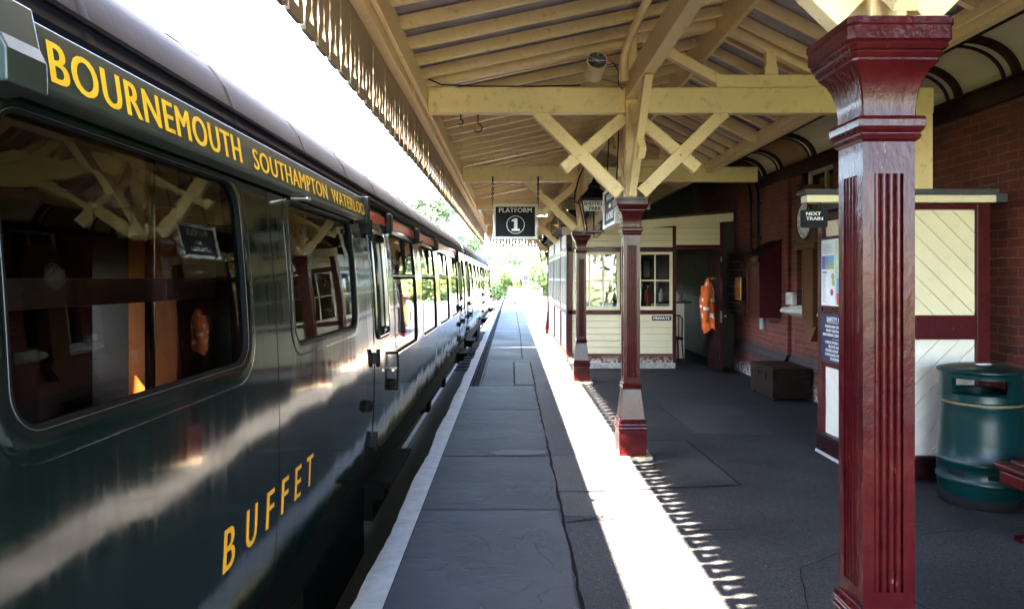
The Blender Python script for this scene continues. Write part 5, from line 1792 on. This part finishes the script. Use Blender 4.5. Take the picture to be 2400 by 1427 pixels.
# reveal around each slot
for c_ in (ang0 + .04, ang0 + .04 + math.pi):
    ks = [k for k in range(n) if abs(((2 * math.pi * (k + .5) / n) - c_ + math.pi) % (2 * math.pi) - math.pi) < .72]
    ks.sort(key=lambda k: ((2 * math.pi * (k + .5) / n) - c_ + math.pi) % (2 * math.pi))
    aa = [2 * math.pi * k / n for k in ks] + [2 * math.pi * (ks[-1] + 1) / n]
    P = lambda r_, a, z: (BX + r_ * math.cos(a), BY + r_ * math.sin(a), z)
    for a, b in zip(aa[:-1], aa[1:]):
        m.add([P(.258, a, .785), P(.258, b, .785), P(.222, b, .80), P(.222, a, .80)], [(0, 1, 2, 3)])
        m.add([P(.256, a, .895), P(.256, b, .895), P(.226, b, .89), P(.226, a, .89)], [(3, 2, 1, 0)])
    for a in (aa[0], aa[-1]):
        m.add([P(.258, a, .785), P(.256, a, .895), P(.226, a, .89), P(.222, a, .80)], [(0, 1, 2, 3)])
m.build('hood', 'teal', bn, smooth=40)
m = MB(); m.lathe((BX, BY, 0), [(.253, .925), (.268, .930), (.276, .938), (.276, .950), (.268, .957), (.20, .975), (.10, .988), (0.0, .992)], 56, cap=False); m.build('lid', 'teal', bn, smooth=40)
m = MB(); m.prism([(.055 * math.cos(k * math.pi / 12), .030 * math.sin(k * math.pi / 12)) for k in range(24)], lambda u, v, d: (BX - .02 + u, BY - .06 + v, .9895 + d - .012 * 0), 0, .003); m.build('sticker', 'paper', bn)
m = MB()
for da in (-.55, .35):
    a = ang0 + da
    m.beam((BX + .277 * math.cos(a - .2), BY + .277 * math.sin(a - .2), .235), (BX + .277 * math.cos(a + .2), BY + .277 * math.sin(a + .2), .235), .012, .035)
m.build('moulded_slot', 'rubber', bn)

# bench at the right edge
be = thing('platform_bench', 'glossy maroon platform bench, only its slatted seat end visible at the right edge', 'bench', (3.4, 3.6, 0))
for k in range(5):
    m = MB(); x_ = 3.10 + k * .105
    m.prism([(p[0] + x_, p[1] + .405 + .012 * math.sin(k)) for p in rrect(0, .101, -.026, .024, .02, 4)], lambda u, v, d: (u, d, v), 2.4, 4.52)
    m.build('seat_slat', 'maroon', be, smooth=40)
for k in range(3):
    m = MB(); m.prism([(p[0] + 3.66 + .02 * k, p[1] + .58 + .13 * k) for p in rrect(0, .03, 0, .09, .01, 4)], lambda u, v, d: (u, d, v), 2.4, 4.52)
    m.build('back_slat', 'maroon', be, smooth=40)
m = MB(); m.box(3.115, 3.15, 2.4, 4.50, .30, .378); m.build('apron', 'maroon', be, bevel=.008)
for y_ in (2.75, 4.28):
    m = MB()
    m.tube([(3.155, y_, .372), (3.40, y_, .36), (3.62, y_, .38)], .022, 8); m.tube([(3.20, y_, .36), (3.24, y_, .2), (3.16, y_, .04), (3.12, y_, .02)], .022, 8); m.tube([(3.56, y_, .37), (3.56, y_, .15), (3.66, y_, .02)], .022, 8); m.tube([(3.62, y_, .38), (3.70, y_, .95)], .02, 8)
    m.box(3.08, 3.22, y_ - .03, y_ + .03, .002, .03); m.box(3.60, 3.72, y_ - .03, y_ + .03, .002, .03)
    m.build('iron_leg', 'maroon', be, smooth=50)

# hi-vis jacket on the back of the door
jk = thing('hi_vis_jacket', 'orange hi-vis jacket with white reflective bands hanging on the open office door', 'jacket', (3.40, 12.2, .7))
JX, JY = 3.405, 12.18
m = MB()
rows = 44; n = 40; vs = []; fs = []
for i in range(rows + 1):
    t = i / rows
    z = .70 + .90 * t
    if t < .72: wx = .115 - .02 * t; wy = .150 - .01 * t
    else:
        q = (t - .72) / .28; wx = .100 * (1 - q) ** .8 + .018; wy = .142 * (1 - q) ** .8 + .02
    for k in range(n):
        a = 2 * math.pi * k / n
        fold = 1 + (.16 * math.sin(5 * a + 1.2 + 2.2 * t) + .09 * math.sin(9 * a + 3 * t)) * (1 - .5 * t)
        zz = z + (.05 * math.sin(3 * a) * (1 - t) ** 3)
        vs.append((JX + wx * fold * math.cos(a) + .02 * (1 - t), JY + wy * fold * math.sin(a), zz))
for i in range(rows):
    t = (i + .5) / rows
    band = (.235 < t < .325) or (.55 < t < .62)
    m.mat = 1 if band else 0
    for k in range(n):
        k2 = (k + 1) % n
        vertical = t > .62 and t < .93 and k in (24, 25, 33, 34)
        m.mi.append(1 if (band or vertical) else 0)
        fs.append((i * n + k, i * n + k2, (i + 1) * n + k2, (i + 1) * n + k))
mi = m.mi; m.mi = []; m.mat = 0
m.add(vs, fs); m.mi = mi
m.build('jacket_body', ['orange_cloth', 'reflective'], jk, smooth=70)
for sy, sx, zb_ in ((-1, -.05, .86), (1, -.01, .90)):
    m = MB(); pts = []; rs = []
    for i in range(13):
        t = i / 12
        pts.append((JX - .035 + sx * t + .01 * math.sin(t * 9), JY + sy * (.10 + .055 * math.sin(t * 2.6)), 1.46 - (1.46 - zb_) * t)); rs.append(.062 - .012 * t + .006 * math.sin(t * 17))
    b0 = len(m.f)
    m.tube(pts, rs, 14)
    for fi in range(len(m.f)):
        seg = fi // 14
        m.mi[fi] = 1 if seg in (7,) else 0
    m.build('sleeve', ['orange_cloth', 'reflective'], jk, smooth=70)
m = MB(); m.tube([(3.495, JY, 1.60), (3.45, JY, 1.585), (3.44, JY, 1.62)], .008, 6); m.build('coat_peg', 'brass', jk)

# a seated member of staff glimpsed behind the window, mostly hidden by the column
def skin_mesh(name, pts, edges, mat, parent, sub=2):
    me = bpy.data.meshes.new(name)
    off = origin_of(parent)
    me.from_pydata([Vector(p[:3]) - off for p in pts], edges, [])
    o = bpy.data.objects.new(name, me)
    me.materials.append(M[mat])
    COL.objects.link(o); o.parent = parent
    sk = o.modifiers.new('skin', 'SKIN')
    sk.use_smooth_shade = True
    for i, p in enumerate(pts):
        me.skin_vertices[0].data[i].radius = (p[3], p[4] if len(p) > 4 else p[3])
    me.skin_vertices[0].data[0].use_root = True
    s = o.modifiers.new('sub', 'SUBSURF'); s.levels = sub; s.render_levels = sub
    return o
HX, HY = 2.06, 14.5
pr_ = thing('person', 'person in a pale blue shirt seated inside the office behind the window', 'person', (HX, HY, 0))
P = [(HX, HY, .52, .13, .11), (HX, HY - .01, .72, .135, .105), (HX, HY - .03, .92, .155, .11), (HX, HY - .04, 1.04, .13, .09), (HX, HY - .05, 1.10, .06, .06), (HX, HY - .06, 1.17, .052, .055), (HX, HY - .07, 1.24, .07, .085), (HX, HY - .075, 1.33, .078, .098), (HX, HY - .07, 1.39, .055, .07),
     (HX - .18, HY - .05, 1.03, .055, .055), (HX - .24, HY - .10, .80, .045, .045), (HX - .17, HY - .32, .72, .035, .035), (HX - .12, HY - .40, .72, .032, .022),
     (HX + .18, HY - .05, 1.03, .055, .055), (HX + .24, HY - .10, .80, .045, .045), (HX + .17, HY - .32, .72, .035, .035), (HX + .12, HY - .40, .72, .032, .022),
     (HX - .10, HY - .02, .50, .085, .085), (HX - .12, HY - .42, .50, .065, .065), (HX - .12, HY - .44, .10, .04, .045), (HX - .12, HY - .56, .05, .04, .03),
     (HX + .10, HY - .02, .50, .085, .085), (HX + .12, HY - .42, .50, .065, .065), (HX + .12, HY - .44, .10, .04, .045), (HX + .12, HY - .56, .05, .04, .03)]
E = [(0, 1), (1, 2), (2, 3), (3, 4), (4, 5), (5, 6), (6, 7), (7, 8), (3, 9), (9, 10), (10, 11), (11, 12), (3, 13), (13, 14), (14, 15), (15, 16), (0, 17), (17, 18), (18, 19), (19, 20), (0, 21), (21, 22), (22, 23), (23, 24)]
skin_mesh('body', P, E, 'skin', pr_)
S = [(HX, HY, .50, .15, .13), (HX, HY - .01, .72, .155, .125), (HX, HY - .03, .92, .175, .13), (HX, HY - .04, 1.045, .145, .105), (HX, HY - .05, 1.10, .075, .075), (HX - .19, HY - .05, 1.03, .072, .07), (HX - .25, HY - .10, .80, .062, .06), (HX - .20, HY - .24, .75, .052, .05), (HX + .19, HY - .05, 1.03, .072, .07), (HX + .25, HY - .10, .80, .062, .06), (HX + .20, HY - .24, .75, .052, .05)]
skin_mesh('shirt', S, [(0, 1), (1, 2), (2, 3), (3, 4), (3, 5), (5, 6), (6, 7), (3, 8), (8, 9), (9, 10)], 'blue_shirt', pr_)
T = [(HX, HY + .01, .52, .155, .13), (HX - .10, HY - .02, .51, .105, .10), (HX - .12, HY - .43, .505, .082, .078), (HX - .12, HY - .445, .12, .06, .06), (HX + .10, HY - .02, .51, .105, .10), (HX + .12, HY - .43, .505, .082, .078), (HX + .12, HY - .445, .12, .06, .06)]
skin_mesh('trousers', T, [(0, 1), (1, 2), (2, 3), (0, 4), (4, 5), (5, 6)], 'dark_cloth', pr_)
Hh = [(HX, HY - .03, 1.40, .075, .085), (HX, HY + .0, 1.33, .075, .06), (HX, HY + .005, 1.26, .06, .04)]
skin_mesh('hair', Hh, [(0, 1), (1, 2)], 'hair', pr_)
m = MB(); m.box(HX - .22, HX + .22, HY - .2, HY + .22, .36, .40)
stc = thing('stool', 'plain stool under the seated person in the office', 'stool', (HX, HY, 0))
m.build('seat', 'brown_wood', stc, bevel=.008)
for dx in (-.17, .17):
    for dy in (-.15, .17):
        m = MB(); m.tube([(HX + dx, HY + dy, .36), (HX + dx, HY + dy, .012)], .016, 8); m.build('leg', 'brown_wood', stc)

# ================================================================== BEYOND THE CANOPY
def leaf_cloud(n, blobs, size, mat, name, parent, seed):
    rng = np.random.default_rng(seed)
    wts = np.array([b[3] ** 2 for b in blobs]); wts = wts / wts.sum()
    idx = rng.choice(len(blobs), n, p=wts)
    B = np.array(blobs)
    d = rng.normal(size=(n, 3)); d /= np.linalg.norm(d, axis=1)[:, None]
    rad = B[idx, 3] * (0.55 + 0.5 * rng.random(n) ** .6) * (1 + .18 * np.sin(d[:, 0] * 7 + idx) * np.cos(d[:, 2] * 6))
    c = B[idx, :3] + d * rad[:, None] * np.array([1, 1, .85])
    nrm = d + rng.normal(size=(n, 3)) * .7 + np.array([0, 0, .4]); nrm /= np.linalg.norm(nrm, axis=1)[:, None]
    t = np.cross(nrm, rng.normal(size=(n, 3))); t /= np.linalg.norm(t, axis=1)[:, None]
    b = np.cross(nrm, t)
    s = size * (.6 + .8 * rng.random(n))[:, None]
    v = np.empty((n, 4, 3))
    v[:, 0] = c - t * s; v[:, 1] = c + b * s * .55 + nrm * s * .12; v[:, 2] = c + t * s; v[:, 3] = c - b * s * .55 + nrm * s * .12
    me = bpy.data.meshes.new(name)
    off = np.array(origin_of(parent))
    me.from_pydata((v.reshape(-1, 3) - off).tolist(), [], [tuple(range(i * 4, i * 4 + 4)) for i in range(n)])
    me.materials.append(M[mat])
    o = bpy.data.objects.new(name, me); o.parent = parent
    COL.objects.link(o)
    return o
def make_tree(name, label, h, wdt, mat, leafn, size, seed, trunk=True, low=.25):
    rng = random.Random(seed)
    t = thing(name, label, 'tree' if name != 'bush' else 'bush', (0, 0, 0), 'trees and bushes beyond the platform end')
    blobs = []
    for i in range(16 if name != 'bush' else 9):
        a = rng.uniform(0, 6.28); f = rng.random()
        z = h * (low + (1 - low - .12) * f)
        prof = math.sin(math.pi * min(1, .18 + .75 * (z / h - low) / (1 - low))) 
        r_ = wdt * .5 * prof * rng.uniform(.3, .85)
        blobs.append((r_ * math.cos(a), r_ * math.sin(a), z, wdt * rng.uniform(.13, .24)))
    blobs.append((0, 0, h * .86, wdt * .2)); blobs.append((0, 0, h * .6, wdt * .28))
    m = MB()
    m.tube([(0, 0, -.2), (.05 * h * .2, 0, h * .2), (0, .02 * h, h * .45), (.01 * h, 0, h * .75)], [h * .028, h * .022, h * .016, h * .006], 10)
    for b in blobs[:9]:
        z0 = h * rng.uniform(.2, .5)
        m.tube([(0, 0, z0), (b[0] * .5, b[1] * .5, (z0 + b[2]) / 2 + .05 * h), (b[0], b[1], b[2])], [h * .011, h * .007, h * .003], 6)
    m.build('trunk', 'bark', t, smooth=60)
    leaf_cloud(leafn, blobs, size, mat, 'crown', t, seed)
    return t
tA = make_tree('leafy_tree', 'tall pale green tree rising behind the train roof', 11, 9, 'leaf', 9000, .24, 3)
tB = make_tree('leafy_tree', 'broad dark-centred tree far off straight down the track', 10, 11, 'leaf', 9000, .28, 5, low=.12)
bA = make_tree('bush', 'bright yellow-green bush beyond the white fence, right of the line', 4.2, 5.2, 'leaf2', 7000, .17, 9, low=.02)
def place(src, first, x, yv, z, s, rz, label):
    o = src if first else copy_tree(src)
    o.location = (x, yv, z); o.scale = (s, s, s * random.uniform(.94, 1.06)); o.rotation_euler = (0, 0, rz)
    o['label'] = label
    return o
place(tA, True, -7.6, 58, -1.2, .92, 0.4, 'pale green tree rising above the train roof, left of the canopy valance')
place(tA, False, -6.6, 82, -1.2, .82, 2.1, 'tree behind the train, lower and farther than the one above the roof')
place(tA, False, -12.5, 70, -1.2, .80, 3.3, 'tree left of and behind the one rising above the train roof')
place(tB, True, -.6, 122, -1.2, .80, .3, 'broad darker tree far off straight above the track')
place(tB, False, 6.5, 128, -1.2, .78, 1.9, 'far tree to the right of the one above the track')
place(tB, False, -6.5, 140, -1.2, .85, 4.0, 'farthest tree, beside the end of the second coach')
place(tA, False, 9.5, 84, -1.2, .70, 5.0, 'tree behind the yellow-green bushes, hidden by the office')
place(bA, True, 2.0, 66.5, -1.2, 1.0, .2, 'bright yellow-green bush just beyond the white fence')
place(bA, False, 5.2, 69, -1.2, 1.18, 1.3, 'yellow-green bush right of the signal, beside the last column')
place(bA, False, -.2, 86, -1.2, 1.05, 3.0, 'small green bush left of the signal post, beside the rails')
place(bA, False, 9.0, 66, -1.2, 1.3, 4.4, 'large bush beyond the platform, hidden by the office')
place(bA, False, 8.5, 47, 0, 1.15, 5.2, 'bush on the platform behind the office, seen only in the coach windows')
place(bA, False, 13, 40, 0, 1.5, .9, 'tall bush at the back of the open platform behind the office')

# white fence, barrow crossing gate, signal and poles
for i in range(17):
    x_ = .22 + i * .105
    pk = thing('fence_picket_panel', 'x', 'fence', (x_, 46, 0)) if False else None
fe_ = thing('picket_fence', 'low white picket fence across the platform end', 'fence', (1.0, 46.0, 0))
m = MB()
for i in range(19):
    x_ = .12 + i * .10
    m.prism([(x_ - .028, .05), (x_ + .028, .05), (x_ + .028, .78), (x_, .84), (x_ - .028, .78)], lambda u, v, d: (u, d, v), 46.0, 46.02)
m.build('pickets', 'white', fe_)
m = MB(); m.box(.05, 2.0, 46.021, 46.05, .18, .24); m.box(.05, 2.0, 46.021, 46.05, .60, .66); m.build('rails', 'white', fe_)
m = MB()
for x_ in (.06, 1.02, 1.98): m.box(x_ - .05, x_ + .05, 46.055, 46.13, 0, .95)
m.build('posts', 'white', fe_)
gt = thing('notice_gate', 'white boarded gate with dark notices at the end of the platform', 'gate', (.2, 44, 0))
m = MB(); m.box(-.15, .62, 44.0, 44.03, .72, .98); m.box(-.15, .62, 44.0, 44.03, .15, .40); m.build('boards', 'white', gt)
m = MB(); m.box(-.18, -.12, 44.0, 44.08, 0, 1.05); m.box(.60, .66, 44.0, 44.08, 0, 1.05); m.box(-.12, .6, 44.032, 44.06, .5, .58); m.build('frame', 'white', gt)
m = MB()
for (a, b, z0, z1) in ((.02, .30, .80, .83), (.42, .60, .90, .95), (-.08, .10, .22, .26), (.15, .50, .20, .25), (.05, .2, .30, .34), (.30, .58, .31, .36)):
    m = MB(); m.box(a, b, 43.992, 43.999, z0, z1); m.build('notice', 'grey_plastic', gt)
bx = thing('lever_frame', 'small dark lever box standing behind the end gate', 'lever box', (.28, 45, 0))
m = MB(); m.box(.06, .40, 45, 45.2, .0, .42); m.box(.10, .36, 44.98, 45.0, .25, .40); m.build('box', 'signblack', bx, bevel=.01)
m = MB(); m.tube([(.15, 45.1, .42), (.12, 45.1, .75)], .014, 6); m.tube([(.30, 45.1, .42), (.33, 45.1, .72)], .014, 6); m.build('lever', 'steel', bx)
sg = thing('signal_post', 'white semaphore signal post with dark lamp, standing in front of the bushes', 'signal', (1.05, 60, -1.2))
m = MB(); m.tube([(1.05, 60, -1.2), (1.05, 60, 2.75)], [.085, .06], 10); m.lathe((1.05, 60, 2.75), [(.07, 0), (.08, .04), (.03, .12), (.0, .22)], 10); m.build('post', 'white', sg, smooth=50)
m = MB(); m.box(.1, 1.05, 59.9, 59.93, 1.62, 1.82); m.build('arm', 'white', sg)
m = MB(); m.box(1.02, 1.38, 59.85, 59.9, 1.50, 1.86); m.lathe((1.28, 59.9, 1.45), [(.08, 0), (.09, .03), (.09, .25), (.05, .32)], 12); m.build('spectacle', 'navy', sg)
m = MB(); m.box(.90, 1.2, 59.86, 60.1, -.2, .12); m.build('lamp_case', 'signblack', sg, bevel=.02)
m = MB()
for k in range(11): m.box(1.13, 1.37, 60.0, 60.02, -1.0 + k * .33, -.97 + k * .33)
m.box(1.12, 1.14, 60, 60.03, -1.2, 2.7); m.box(1.36, 1.38, 60, 60.03, -1.2, 2.7); m.build('ladder', 'white', sg)
for i, (x_, yv, h_, lb_) in enumerate(((-1.2, 88, 4.2, 'white post left of the signal, nearer the rails'), (-.55, 90, 4.4, 'white post just left of the bushes, right of its twin'))):
    tp = thing('white_post', lb_, 'post', (x_, yv, -1.2), 'white lineside posts')
    m = MB(); m.tube([(x_, yv, -1.2), (x_, yv, h_ - 1.2)], .07, 8); m.build('post', 'white', tp, smooth=50)
    m = MB(); m.box(x_ - .7, x_ + .1, yv - .05, yv, h_ - 1.5, h_ - 1.4); m.build('arm', 'white', tp)
# furniture of the open platform, mirrored in the coach windows
pl = thing('luggage_kiosk', 'small brown wooden kiosk on the open platform, mirrored in the coach windows', 'kiosk', (2.3, 26.5, 0))
m = MB(); m.box(1.9, 2.7, 26.2, 26.9, .02, 1.15); m.build('cabinet', 'panel_wood', pl, bevel=.01)
m = MB(); m.box(1.82, 2.78, 26.12, 26.98, 1.152, 1.22); m.build('top', 'maroon_flat', pl, bevel=.01)
b2 = thing('open_platform_bench', 'maroon slatted bench standing in the sun on the open platform', 'bench', (2.6, 31, 0))
for k in range(4):
    m = MB(); m.box(2.3 + k * .11, 2.39 + k * .11, 30, 32, .42, .45); m.build('seat_slat', 'maroon', b2, bevel=.005)
for k in range(3):
    m = MB(); m.box(2.76, 2.79, 30, 32, .55 + k * .14, .65 + k * .14); m.build('back_slat', 'maroon', b2, bevel=.005)
for y_ in (30.2, 31.8):
    m = MB(); m.box(2.32, 2.37, y_, y_ + .05, 0, .42); m.box(2.70, 2.75, y_, y_ + .05, 0, .98); m.box(2.37, 2.70, y_, y_ + .05, .38, .418); m.build('leg', 'black', b2)
